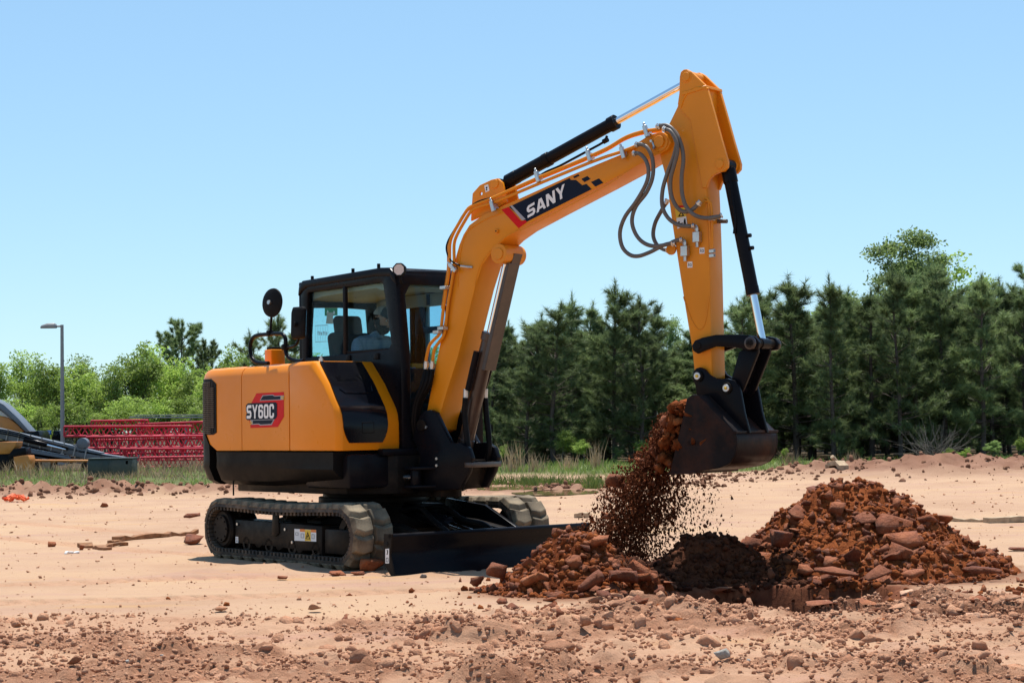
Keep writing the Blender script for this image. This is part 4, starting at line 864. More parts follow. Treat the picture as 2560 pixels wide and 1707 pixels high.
# front wall follows the slanting pillar
def fx(y, z, d): t = max(0, min(1, (z - 1.85) / .6)); return Vector((1.0 - .06 * t + d - (.03 if z > 2.55 else 0), y, z))
mb = MB(); mb.ring([(CY0, 1.0), (CY0, 1.85), (CY0 + .01, 2.45), (CY0 + .06, 2.60), (.1, 2.61), (CY1 - .06, 2.60), (CY1 - .01, 2.45), (CY1, 1.85), (CY1, 1.0)], [(CY0 + .10, 1.10), (CY0 + .10, 1.85), (CY0 + .09, 2.38), (CY0 + .15, 2.475), (.1, 2.48), (CY1 - .15, 2.475), (CY1 - .09, 2.38), (CY1 - .10, 1.85), (CY1 - .10, 1.10)], fx, -.075, 0.004); cabf = mb.build('cab_front_frame', 'black_paint', EXC, .012)
mb = MB(); pts = [(CY0 + .08, 1.46), (CY0 + .08, 1.85), (CY0 + .07, 2.49), (CY1 - .07, 2.49), (CY1 - .08, 1.85), (CY1 - .08, 1.46)]
for a, b in ((0, 1),): mb.loft([[fx(y, z, -.035) for y, z in pts], [fx(y, z, -.029) for y, z in pts]])
mb.build('windscreen', 'glass_front', cabf, 0)
mb = MB(); pts = [(CY0 + .08, 1.08), (CY0 + .08, 1.44), (CY1 - .08, 1.44), (CY1 - .08, 1.08)]; mb.loft([[fx(y, z, -.035) for y, z in pts], [fx(y, z, -.029) for y, z in pts]]); mb.build('lower_windscreen', 'glass_front', cabf, 0)
mb = MB(); mb.box((.975, (CY0 + CY1) / 2, 1.45), (.03, CY1 - CY0 - .16, .035)); mb.build('screen_bar', 'black_plastic', cabf, .004)
mb = MB(); mb.tube([(.985, .30, 1.5), (.955, .20, 1.95), (.94, .18, 2.3)], .008, 6); mb.build('wiper', 'black_plastic', cabf, 0)
mb = MB(); mb.ring([(CY0, 1.0), (CY0, 2.0), (CY0, 2.6), (.1, 2.6), (CY1, 2.6), (CY1, 2.0), (CY1, 1.0)], [(CY0 + .12, 1.9), (CY0 + .12, 2.1), (CY0 + .14, 2.36), (.1, 2.37), (CY1 - .14, 2.36), (CY1 - .12, 2.1), (CY1 - .12, 1.9)], yz, -.70, -.645); cabb = mb.build('cab_rear_wall', 'black_paint', EXC, .01)
mb = MB(); mb.prism([(CY0 + .10, 1.88), (CY0 + .12, 2.38), (CY1 - .12, 2.38), (CY1 - .10, 1.88)], yz, -.68, -.674); mb.build('rear_pane', 'glass', cabb, 0)
roof = [(-.70, 2.47), (-.685, 2.555), (-.62, 2.612), (.70, 2.637), (.85, 2.627), (.925, 2.57), (.95, 2.47), (.90, 2.50), (.85, 2.55), (.6, 2.565), (-.55, 2.545), (-.64, 2.51)]
mb = MB(); mb.prism(roof, xz, CY0 - .012, CY1 + .012); rf = mb.build('cab_roof', 'black_paint', EXC, .012)
mb = MB(); mb.prism([(-.64, 2.42), (-.60, 2.53), (.80, 2.545), (.86, 2.46), (.6, 2.44), (.5, 2.47), (-.4, 2.45)], xz, CY0 + .075, CY1 - .065); hl_ = mb.build('headliner', 'beige', EXC, .01)
mb = MB(); mb.box((.05, .50, 2.40), (1.3, .07, .12)); mb.box((.11, .535, 1.9), (.16, .03, .95)); mb.build('pillar_trim', 'beige', EXC, .015)
for x in (-.35, .28):
    mb = MB(); mb.box((x, .462, 2.40), (.05, .012, .10)); mb.build('air_vent', 'black_plastic', hl_, .003)
for x, z in ((-.50, 2.60), (.20, 2.618), (.62, 2.63)):
    mb = MB(); mb.cyl((x, CY0 + .03, z), (x, CY0 + .03, z + .05), .016, 10); mb.build('roof_bolt', 'black_plastic', rf, .003)
mb = MB(); mb.box((0.02, .1, .96), (1.40, .90, .06)); mb.build('cab_floor', 'black_plastic', EXC, .01)
mb = MB(); mb.box((.64, CY0 - .012, 1.62), (.03, .02, .03)); mb.build('door_catch', 'amber', EXC, .003)
# work lamp at the right front corner
wp = M.y(998, 674, CY0 - .03); mb = MB(); n_ = Vector((.55, -.83, 0)).normalized()
def lamp_out(r): return [(r * math.cos(t + R(22.5)), r * math.sin(t + R(22.5))) for t in [k * math.pi / 4 for k in range(8)]]
sd = n_.cross(Vector((0, 0, 1)))
c_ = Vector((wp.x, wp.y, wp.z))
mb.loft([[c_ + n_ * d + sd * p * 1.0 + Vector((0, 0, q)) for p, q in lamp_out(r)] for d, r in ((-.06, .04), (-.04, .058), (.012, .062), (.012, .052))], True, False)
lamp = mb.build('work_lamp', 'black_plastic', EXC, .003)
mb = MB(); mb.loft([[c_ + n_ * d + sd * p + Vector((0, 0, q)) for p, q in lamp_out(r)] for d, r in ((.0, .052), (.008, .051))]); mb.build('lamp_lens', 'lamp_glass', lamp, 0)
mb = MB(); mb.tube([c_ + n_ * -.04, c_ + n_ * -.03 + Vector((0, 0, -.09)), c_ + n_ * -.06 + Vector((0, 0, -.12))], .012, 8); mb.build('lamp_bracket', 'black_plastic', lamp, 0)
# stickers on the left pane seen through the cab
onl = lambda k: (lambda x, y: (lambda P: Vector((P.x, CY1 - .037 - .0012 * k, P.z)))(M.y(*c8(x, y), CY1 - .037)))
es = decal('exit_sticker', [[[(805, 537), (940, 545), (940, 622), (860, 630), (805, 628)]]], onl(0), 'green', EXC)
decal('exit_arrow', [[[(825, 600), (838, 565), (850, 600), (842, 600), (842, 622), (832, 622), (832, 600)]], [[(893, 600), (904, 570), (915, 600), (908, 600), (908, 618), (900, 618), (900, 600)]]], onl(1), 'white', es)
decal('paper_notice', [[[(832, 590), (895, 593), (895, 712), (820, 710)]]], onl(2), 'beige', es)
decal('window_chart', [[[(707, 728), (838, 722), (838, 728), (707, 734)]], [[(707, 900), (838, 894), (838, 898), (707, 905)]]] + [[[(707 + k * 26, 730), (709 + k * 26, 730), (709 + k * 26, 902), (707 + k * 26, 902)]] for k in range(6)] + [[[(730 + 18 * k, 790), (742 + 18 * k, 790 + (k % 3) * 8), (738 + 18 * k, 835), (732 + 18 * k, 830)]] for k in range(6)], onl(0), 'grey_ink', es)
# seat
seat = MB(); seat.box((-.30, .12, 1.48), (.46, .48, .14)); so = seat.build('seat', 'seat', EXC, .05, 3)
tilt = Matrix.Rotation(R(-12), 3, 'Y')
mb = MB(); mb.box((-.50, .12, 1.82), (.12, .46, .62), tilt); mb.build('seat_back', 'seat', so, .05, 3)
mb = MB(); mb.box((-.575, .12, 2.19), (.10, .30, .20), tilt); mb.build('head_rest', 'seat', so, .045, 3)
mb = MB(); mb.box((-.30, .12, 1.22), (.34, .36, .42)); mb.build('seat_base', 'black_plastic', so, .02)
for s in (-1, 1):
    mb = MB(); mb.box((.10, .12 + s * .36, 1.42), (.50, .12, .16)); cs = mb.build('control_console', 'black_plastic', EXC, .03)
    mb = MB(); mb.tube([(.28, .12 + s * .36, 1.50), (.31, .12 + s * .36, 1.66)], .012, 8); mb.tube([(.31, .12 + s * .36, 1.64), (.325, .12 + s * .36, 1.76)], [.024, .028], 10); mb.build('joystick', 'black_plastic', cs, 0)
mb = MB(); mb.box((-.62, CY1 - .12, 1.86), (.26, .02, .06)); mb.build('seat_label', 'warn', EXC, .003)
# ---- handrail and mirrors
HY = -.83
hp = [(671, 908), (650, 907), (639, 904), (630, 894), (626, 880), (626, 861), (632, 845), (645, 838), (675, 835), (699, 834), (709, 838), (714, 850), (714, 868), (716, 884), (726, 897), (742, 902), (758, 903)]
mb = MB(); mb.tube(catmull([M.y(x, y, HY) for x, y in hp], 4), .019, 12); rail = mb.build('handrail', 'black_paint', EXC, 0)
for x, y in ((675, 833), (713, 868)):
    mb = MB(); P = M.y(x, y, HY); mb.box(P, (.055, .06, .055)); mb.build('rail_clamp', 'black_plastic', rail, .012)
mc = M.y(682, 757, HY - .03)
fw = Vector((.80, -.60, 0)).normalized()          # mirrors seen from behind: the glass looks back at the seat
mb = MB(); mb.tube([M.y(676, 832, HY), M.y(678, 800, HY), mc - fw * -.02 + Vector((0, 0, -.01))], .012, 8); mb.build('mirror_stalk', 'black_paint', rail, 0)
n_ = Vector((.93, -.36, .0)).normalized(); s_ = n_.cross(Vector((0, 0, 1)))
# small tilt so that the disc is foreshortened as seen from the road side
n_ = Vector((M.loc(M.o + Vector((-.66, -.75, 0)))[0], M.loc(M.o + Vector((-.66, -.75, 0)))[1], .06)).normalized(); s_ = n_.cross(Vector((0, 0, 1))).normalized(); u_ = s_.cross(n_)
mb = MB(); mb.loft([[mc + n_ * d + (s_ * math.cos(t) + u_ * math.sin(t)) * r for t in [2 * math.pi * k / 36 for k in range(36)]] for d, r in ((-.004, .128), (.0, .135), (.012, .132), (.028, .09), (.034, .03))]); rm = mb.build('round_mirror', 'black_plastic', EXC, 0, angle=50)
mb = MB(); mb.loft([[mc + n_ * d + (s_ * math.cos(t) + u_ * math.sin(t)) * r for t in [2 * math.pi * k / 36 for k in range(36)]] for d, r in ((-.009, .12), (-.005, .125))]); mb.build('mirror_glass', 'mirror', rm, 0)
mb = MB(); mb.tube([mc + n_ * .03, mc + n_ * .055], .02, 10); mb.build('mirror_joint', 'zinc', rm, 0)
mq = M.y(744, 806, HY - .02)
mb = MB(); mb.tube(soft([M.y(718, 868, HY), M.y(738, 865, HY), M.y(747, 850, HY), M.y(750, 812, HY)]), .012, 8); mb.build('mirror_arm', 'black_paint', rail, 0)
ro_ = [(-.080, -.13), (-.065, -.145), (.06, -.15), (.078, -.12), (.082, .10), (.068, .142), (-.06, .142), (-.078, .12)]
mb = MB(); mb.loft([[mq + n_ * d + s_ * p * k + u_ * q * k for p, q in ro_] for d, k in ((-.035, .97), (-.03, 1.0), (.0, 1.0), (.018, .86))]); sm = mb.build('square_mirror', 'black_plastic', EXC, .006)
mb = MB(); mb.loft([[mq + n_ * d + s_ * p * .9 + u_ * q * .9 for p, q in ro_] for d in (-.040, -.036)]); mb.build('mirror_glass', 'mirror', sm, 0)
mb = MB(); mb.cyl(mq + n_ * .015 + u_ * -.02, mq + n_ * .05 + u_ * -.02, .022, 10); mb.build('mirror_joint', 'black_plastic', sm, 0)
P = M.y(687, 888, -.25); mb = MB(); mb.box((P.x, -.25, 1.87), (.13, .16, .24)); pc = mb.build('air_cleaner_post', 'yellow', EXC, .012)
mb = MB(); mb.box((P.x - .01, -.25, 2.0), (.09, .12, .03)); mb.build('post_cap', 'black_plastic', pc, .006)

# ================================================================== operator
def skin_mesh(name, joints, edges, root, sub=2):
    me = bpy.data.meshes.new(name); keys = list(joints); me.from_pydata([joints[k][0] for k in keys], [(keys.index(a), keys.index(b)) for a, b in edges], [])
    o = bpy.data.objects.new(name, me); col.objects.link(o); md = o.modifiers.new('skin', 'SKIN'); md.use_smooth_shade = True
    for k, v in zip(keys, me.skin_vertices[0].data): r = joints[k][1]; v.radius = r if isinstance(r, tuple) else (r, r); v.use_root = (k == root)
    o.modifiers.new('sub', 'SUBSURF').levels = sub; o.modifiers['sub'].render_levels = sub
    dg = bpy.context.evaluated_depsgraph_get(); new = bpy.data.meshes.new_from_object(o.evaluated_get(dg)); bpy.data.objects.remove(o)
    for p in new.polygons: p.use_smooth = True
    return new
OPX, OPY = -.02, .10
J = {'pel': ((-.20, 0, 1.60), (.15, .12)), 'bel': ((-.17, 0, 1.74), (.155, .125)), 'che': ((-.09, 0, 1.93), (.175, .125)), 'nb': ((-.02, 0, 2.055), (.09, .08)), 'nk': ((.015, 0, 2.11), .055)}
Ed = [('pel', 'bel'), ('bel', 'che'), ('che', 'nb'), ('nb', 'nk')]
for s in (-1, 1):
    a = 'r' if s < 0 else 'l'
    J.update({a + 's': ((-.06, s * .20, 1.99), .075), a + 'e': ((.07, s * .27, 1.76), .052), a + 'w': ((.26, s * .30, 1.70), .036), a + 'h': ((.30, s * .31, 1.70), .034)})
    Ed += [('che', a + 's'), (a + 's', a + 'e'), (a + 'e', a + 'w'), (a + 'w', a + 'h')]
    J.update({a + 'hip': ((-.16, s * .10, 1.58), .095), a + 'k': ((.24, s * .13, 1.56), .068), a + 'a': ((.34, s * .13, 1.14), .048), a + 't': ((.48, s * .13, 1.06), .042)})
    Ed += [('pel', a + 'hip'), (a + 'hip', a + 'k'), (a + 'k', a + 'a'), (a + 'a', a + 't')]
pme = skin_mesh('person', J, Ed, 'pel')
OP = add('person', pme, 'shirt'); OP.location = M.w(OPX, OPY, 0); OP.rotation_euler = (0, 0, -M.yaw)
pme.materials.append(MAT['trousers'])
for p in pme.polygons: p.material_index = 1 if (p.center.z < 1.66) else 0
tag(OP, 'bearded operator in a checked blue shirt and grey mesh cap sitting in the cab', 'person')
# head: sculpted ellipsoid
def head_mesh():
    bm = bmesh.new(); bmesh.ops.create_uvsphere(bm, u_segments=72, v_segments=52, radius=1)
    for v in bm.verts:
        d = v.co.copy(); x, y, z = d
        r = Vector((x * .096, y * .076, z * .118))
        if z < 0: r.x *= 1 - .10 * z * z; r.y *= 1 - .26 * z * z
        if x > 0.2 and z < .35: r.x *= .97
        fr_ = math.exp(-((y / .20) ** 2)) * (x > 0)
        r.x += .026 * fr_ * math.exp(-((z + .18) / .17) ** 2) * (1 - .35 * abs(z + .28))          # nose
        r.x += .008 * (x > .3) * math.exp(-((z - .18) / .12) ** 2)                                 # brow
        r.x -= .010 * (x > .3) * math.exp(-((z - .02) / .09) ** 2) * math.exp(-((abs(y) - .38) / .18) ** 2)   # eye sockets
        r.x += .006 * math.exp(-((y / .35) ** 2)) * (x > .2) * math.exp(-((z + .48) / .07) ** 2)   # lips
        r.x += .012 * math.exp(-((y / .4) ** 2)) * (x > 0) * math.exp(-((z + .82) / .16) ** 2)     # chin
        for s in (-1, 1):
            e = math.exp(-(((x + .10) / .16) ** 2) - ((z - .02) / .24) ** 2) * (s * y > .6)
            r.y += s * .016 * e
        v.co = r
    me = bpy.data.meshes.new('head'); bm.to_mesh(me); bm.free()
    for p in me.polygons: p.use_smooth = True
    return me
HD = add('head', head_mesh(), 'skin', OP); HL, HR = Vector((.075, 0, 2.215)), Euler((R(2), R(10), R(12)))
HD.location = HL; HD.rotation_euler = HR
def shell_part(name, test, grow, mat):
    """piece of the head surface lifted off it: beard, hair, cap"""
    bm = bmesh.new(); bm.from_mesh(HD.data)
    bmesh.ops.delete(bm, geom=[f for f in bm.faces if not test(f.calc_center_median())], context='FACES')
    for v in bm.verts: d = v.co.normalized(); v.co = v.co + d * grow(v.co)
    ext = bmesh.ops.extrude_face_region(bm, geom=list(bm.faces))
    for v in [g for g in ext['geom'] if isinstance(g, bmesh.types.BMVert)]: v.co -= v.co.normalized() * .012
    bmesh.ops.recalc_face_normals(bm, faces=bm.faces)
    me = bpy.data.meshes.new(name); bm.to_mesh(me); bm.free()
    for p in me.polygons: p.use_smooth = True
    o = add(name, me, mat, HD); return o
shell_part('beard', lambda c: c.z < -.045 + .03 * (c.x < .03) and c.x > -.005 and not (c.x > .07 and -.062 < c.z < -.035 and abs(c.y) < .03) or (c.z < .02 and -.005 < c.x < .03 and abs(c.y) > .05), lambda c: .012 + .012 * max(0, -c.z / .118), 'beard')
shell_part('hair', lambda c: c.x < .0 and -.05 < c.z < .06 and not (abs(c.y) > .06 and c.x > -.035 and c.z < .035), lambda c: .006, 'beard')
shell_part('cap_back', lambda c: c.z > .042 and c.x < .035, lambda c: .016, 'cap_grey')
shell_part('cap_front', lambda c: c.z > .042 and c.x > .030, lambda c: .018, 'cap_dark')
mb = MB(); rows = []
for k in range(9):
    t = -1 + 2 * k / 8; rows.append([Vector((.085 - .045 * t * t, .078 * t, .058)), Vector((.175 - .05 * t * t, .07 * t, .040 - .012 * t * t)), Vector((.175 - .05 * t * t, .07 * t, .034 - .012 * t * t)), Vector((.085 - .045 * t * t, .078 * t, .052))])
mb.loft(rows); mb.build('cap_bill', 'cap_dark', HD, 0)
for s in (-1, 1):
    mb = MB(); c0 = Vector((.083, s * .030, .004)); mb.loft([[c0 + Vector((-.006 + dd, math.cos(t) * r, math.sin(t) * r * .7)) for t in [k * math.pi / 5 for k in range(10)]] for dd, r in ((0, .011), (.005, .008), (.007, .003))]); mb.build('eye', 'white', HD, 0)
    mb = MB(); c0 += Vector((.0022, 0, 0)); mb.cyl(c0, c0 + Vector((.0006, 0, 0)), .0045, 10); mb.build('pupil', 'black_ink', HD, 0)
    # hand closed on the joystick
    hx, hy, hz = .315, s * .31, 1.70
    Jh = {'w': ((hx - .05, hy, hz), .030), 'p': ((hx, hy, hz + .005), (.036, .020))}; Eh = [('w', 'p')]
    for q in range(4):
        y0 = hy - s * .0; zq = hz + .030 - q * .020; L_ = (.032, .036, .034, .027)[q]
        Jh.update({f'a{q}': ((hx + .030, hy - s * .012, zq), .0105), f'b{q}': ((hx + .030 + L_ * .8, hy + s * .008, zq - .002), .0095), f'c{q}': ((hx + .024 + L_ * .5, hy + s * .032, zq - .004), .0085)})
        Eh += [('p', f'a{q}'), (f'a{q}', f'b{q}'), (f'b{q}', f'c{q}')]
    Jh.update({'t0': ((hx + .005, hy + s * .030, hz + .022), .012), 't1': ((hx + .032, hy + s * .036, hz + .034), .010)}); Eh += [('p', 't0'), ('t0', 't1')]
    add('hand', skin_mesh('hand', Jh, Eh, 'w', 1), 'skin', OP)
# ================================================================== rock and rubble
def rock_mat(name, stops, rough=0.9, spec=0.25, vary=1.0):
    m, nt, b = nodes(name); oi = nt.nodes.new('ShaderNodeObjectInfo'); tc = nt.nodes.new('ShaderNodeTexCoord')
    ad = nt.nodes.new('ShaderNodeVectorMath'); ad.operation = 'ADD'
    geo = nt.nodes.new('ShaderNodeNewGeometry'); nt.links.new(geo.outputs['Position'], ad.inputs[0])
    base = ramp(nt, noise(nt, 9, 7, 0.68, ad.outputs[0]), [(p, tuple(ALB * v for v in q)) for p, q in stops])
    mxr = nt.nodes.new('ShaderNodeMath'); mxr.operation = 'ADD'; nt.links.new(oi.outputs['Random'], mxr.inputs[0]); nt.links.new(geo.outputs['Random Per Island'], mxr.inputs[1]); frc = nt.nodes.new('ShaderNodeMath'); frc.operation = 'FRACT'; nt.links.new(mxr.outputs[0], frc.inputs[0])
    per = ramp(nt, frc.outputs[0], [(p, tuple(1 + (v - 1) * vary for v in q)) for p, q in [(0.0, (0.6, 0.52, 0.48)), (0.45, (1, 1, 1)), (0.88, (1.12, 1.1, 1.05)), (1.0, (1.45, 1.7, 1.9))]])
    base = mixc(nt, 1.0, base, per, 'MULTIPLY')
    nt.links.new(base, b.inputs['Base Color']); b.inputs['Roughness'].default_value = rough; b.inputs['Specular IOR Level'].default_value = spec
    bump(nt, b, noise(nt, 40, 6, 0.7, geo.outputs['Position']), 0.9, 0.03); return m
MAT['red_rock'] = rock_mat('rust_red_rock', [(0.28, (0.16, 0.040, 0.012)), (0.48, (0.35, 0.095, 0.028)), (0.64, (0.45, 0.14, 0.048)), (0.82, (0.54, 0.24, 0.14))], 0.78, 0.4)
MAT['red_soil'] = rock_mat('rust_red_soil', [(0.3, (0.17, 0.042, 0.012)), (0.5, (0.33, 0.090, 0.025)), (0.72, (0.44, 0.135, 0.042))], 0.95, 0.1)
MAT['backlit_soil'] = rock_mat('backlit_poured_soil', [(0.3, (0.10, 0.026, 0.010)), (0.5, (0.20, 0.054, 0.017)), (0.72, (0.30, 0.09, 0.03))], 0.9, 0.15)  # red soil darkened in colour to look backlit as it falls
MAT['shadow_soil'] = rock_mat('shadow_dark_dug_soil', [(0.3, (0.055, 0.017, 0.008)), (0.5, (0.11, 0.034, 0.013)), (0.72, (0.18, 0.058, 0.022))], 0.9, 0.15)  # dug soil with the bucket's shadow painted into its colour
MAT['tan_rock'] = rock_mat('tan_clod', [(0.3, (0.54, 0.25, 0.14)), (0.5, (0.68, 0.35, 0.21)), (0.72, (0.78, 0.45, 0.28))], 0.95, 0.1)
MAT['red_clay'] = rock_mat('red_clay_clod', [(0.3, (0.21, 0.095, 0.055)), (0.5, (0.30, 0.15, 0.09)), (0.72, (0.40, 0.22, 0.14))], 0.95, 0.1, 0.5)
MAT['tan_clay'] = rock_mat('tan_clay_crumb', [(0.3, (0.60, 0.27, 0.15)), (0.5, (0.74, 0.38, 0.225)), (0.72, (0.84, 0.48, 0.30))], 0.95, 0.1, 0.3)
MAT['pale_stone'] = rock_mat('pale_stone', [(0.3, (0.42, 0.38, 0.33)), (0.6, (0.62, 0.58, 0.52))], 0.8, 0.3)
ICO = {}
def ico(sub):
    if sub not in ICO:
        bm = bmesh.new(); bmesh.ops.create_icosphere(bm, subdivisions=sub, radius=1); bm.verts.ensure_lookup_table()
        ICO[sub] = (np.array([v.co for v in bm.verts]), np.array([[v.index for v in f.verts] for f in bm.faces])); bm.free()
    return ICO[sub]
def rock_shape(sub, r, cuts=9, flatz=0.75, lumpy=0.0):
    if sub == 0 or sub == 3:                                   # angular block: hull of a few points in a box
        n_ = {0: 9, 3: 14}[sub]; P = r.uniform(-1, 1, (n_, 3)); P /= np.abs(P).max(1)[:, None] ** 0.75
        bm = bmesh.new(); vs = [bm.verts.new(p) for p in P]; hull = bmesh.ops.convex_hull(bm, input=vs)
        bmesh.ops.delete(bm, geom=[g for g in hull['geom_interior'] if isinstance(g, bmesh.types.BMVert)], context='VERTS')
        bmesh.ops.triangulate(bm, faces=bm.faces); bmesh.ops.recalc_face_normals(bm, faces=bm.faces); bm.verts.ensure_lookup_table(); bm.verts.index_update()
        if sub == 3:
            bmesh.ops.subdivide_edges(bm, edges=bm.edges, cuts=1, use_grid_fill=True); bmesh.ops.triangulate(bm, faces=bm.faces); bm.verts.index_update()
            for v in bm.verts: v.co *= 1 + .17 * (r.random() - .5)
        V = np.array([v.co for v in bm.verts]); Fc = np.array([[v.index for v in f.verts] for f in bm.faces]); bm.free()
    else:
        V, Fc = ico(sub); V = V.copy()
        for k in range(cuts):
            n = r.normal(size=3); n /= np.linalg.norm(n); d = r.uniform(0.30, 0.72)
            over = np.clip(V @ n - d, 0, None); V = V - over[:, None] * n[None, :]
        if lumpy: V = V * (1 + lumpy * (r.random(len(V)) - 0.5))[:, None]
    V = V * np.array([r.uniform(0.8, 1.25), r.uniform(0.7, 1.0), r.uniform(0.75, 1.1) * flatz]); return V, Fc
def rand_rot(r, tilt=1.0):
    e = Euler((r.uniform(-1, 1) * tilt, r.uniform(-1, 1) * tilt, r.uniform(0, 6.28))); return e
ROCKS = [np_mesh('rock', *rock_shape(3, np.random.default_rng(100 + k), 11, (0.85, 0.6, 0.95)[k % 3])) for k in range(14)]
CLODS = [np_mesh('clod', *rock_shape(2, np.random.default_rng(300 + k), 5, 0.7, 0.16), True) for k in range(8)]
for me in ROCKS: me.materials.append(MAT['red_rock'])
for me in CLODS: me.materials.append(MAT['tan_rock'])
def place(name, me, loc, s, rot, label, cat, group=None, mat=None):
    o = bpy.data.objects.new(name, me); col.objects.link(o); o.location = loc; o.scale = (s, s, s) if not isinstance(s, tuple) else s; o.rotation_euler = rot
    if mat is not None: o.material_slots[0].link = 'OBJECT'; o.material_slots[0].material = MAT[mat]
    return tag(o, label, cat, group)
def scatter_mesh(name, P, S, sub, mat, seed, flatz=0.8, lumpy=0.1, smooth=False, cuts=5, stretch=None):
    """thousands of small lumps joined into one mesh of kind stuff"""
    r = np.random.default_rng(seed); protos = [rock_shape(sub, r, cuts, flatz, lumpy) for _ in range(12)]
    n = len(P); q = r.normal(size=(n, 4)); q /= np.linalg.norm(q, axis=1)[:, None]; w, x, y, z = q.T
    Rm = np.stack([np.stack([1 - 2 * (y * y + z * z), 2 * (x * y - z * w), 2 * (x * z + y * w)], 1), np.stack([2 * (x * y + z * w), 1 - 2 * (x * x + z * z), 2 * (y * z - x * w)], 1), np.stack([2 * (x * z - y * w), 2 * (y * z + x * w), 1 - 2 * (x * x + y * y)], 1)], 1)
    Vs, Fs, off = [], [], 0; pick = r.integers(0, 12, n)
    for k in range(12):
        idx = np.where(pick == k)[0]; V, Fc = protos[k]
        if not len(idx): continue
        W = np.einsum('nij,vj->nvi', Rm[idx], V) * S[idx][:, None, None]
        if stretch is not None: W = W * np.array(stretch)
        W = W + P[idx][:, None, :]; Vs.append(W.reshape(-1, 3))
        Fs.append((Fc[None] + (np.arange(len(idx)) * len(V))[:, None, None] + off).reshape(-1, 3)); off += len(idx) * len(V)
    o = add(name, np_mesh(name, np.concatenate(Vs), np.concatenate(Fs), smooth), mat); return tag(o, kind='stuff')
# ---- heaps
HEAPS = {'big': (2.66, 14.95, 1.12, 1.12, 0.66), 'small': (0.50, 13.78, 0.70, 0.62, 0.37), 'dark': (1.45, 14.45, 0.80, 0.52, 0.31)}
def heap_z(x, y, key):
    cx, cy, rx, ry, H = HEAPS[key]; x = np.asarray(x, float); y = np.asarray(y, float)
    d = np.sqrt(((x - cx) / np.where(x > cx, rx * 1.14, rx * .93)) ** 2 + ((y - cy) / ry) ** 2) + 0.36 * (fbm(x * 2.6, y * 2.6, 4, 401) - 0.5)
    p = 1.15 if key != 'dark' else 1.8
    h = H * np.clip(1 - d, 0, 1) ** p * (1.25 if key != 'dark' else 1.5) ; h = np.minimum(h, H * 1.02)
    return h + np.clip(1.0 - d, 0, 0.2) * 5 * (0.07 * (fbm(x * 7, y * 7, 5, 411, .6) - 0.5) + 0.6 * clods(x, y, 0.13, 421) + 0.8 * clods(x, y, 0.055, 425)) - 0.06 * sstep(0.85, 1.1, d)
def make_heap(key, label):
    cx, cy, rx, ry, H = HEAPS[key]; n = 150
    X, Y = np.meshgrid(np.linspace(cx - rx * 1.15, cx + rx * 1.15, n), np.linspace(cy - ry * 1.15, cy + ry * 1.15, n)); x, y = X.ravel(), Y.ravel()
    z = heap_z(x, y, key) + np.minimum(ground_fields(x, y)[0], 0.02); ii = (np.arange(n - 1)[:, None] * n + np.arange(n - 1)[None, :]).ravel()
    V = np.stack([x, y, z], 1); Fq = np.stack([ii, ii + 1, ii + n + 1, ii + n], 1); keep = heap_z(x, y, key)[Fq].max(1) > -0.05
    return tag(add('soil_heap', np_mesh('soil_heap', V, Fq[keep], True), 'shadow_soil' if key == 'dark' else 'red_soil'), label, 'soil heap')
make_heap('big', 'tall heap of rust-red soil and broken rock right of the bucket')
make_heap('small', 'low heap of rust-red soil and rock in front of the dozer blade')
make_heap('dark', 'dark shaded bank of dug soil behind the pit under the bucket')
def surf(x, y):
    z = float(np.minimum(ground_fields(np.array([x]), np.array([y]))[0], 9)[0])
    for k in HEAPS: z = max(z, float(heap_z([x], [y], k)[0]) + min(z, .02))
    return z
def surf_arr(x, y):
    g = ground_fields(x, y)[0]; z = g.copy()
    for k in HEAPS: z = np.maximum(z, heap_z(x, y, k) + np.minimum(g, .02))
    return z
r = np.random.default_rng(11)
def heap_rocks(key, n, smin, smax, label, group, bias=0.25):
    cx, cy, rx, ry, H = HEAPS[key]; c = 0
    while c < n:
        a = r.uniform(0, 2 * math.pi); d = math.sqrt(r.random()) * 1.02; x, y = cx + rx * d * math.cos(a), cy + ry * d * math.sin(a)
        if y > cy + ry * bias: continue
        s = smin + (smax - smin) * r.random() ** 2.6; z = surf(x, y)
        big = r.random() < .35
        place('rock', ROCKS[int(r.integers(0, 14))], (x, y, z + s * .08), (s, s * r.uniform(.7, 1), s * r.uniform(.5, .95)), rand_rot(r, .6), label, 'rock', group); c += 1
heap_rocks('big', 120, .040, .14, 'rust-red rock lying on the tall heap right of the bucket', 'rocks on the tall heap', .45)
heap_rocks('small', 62, .035, .11, 'rust-red rock lying on the low heap before the blade', 'rocks on the low heap', .4)
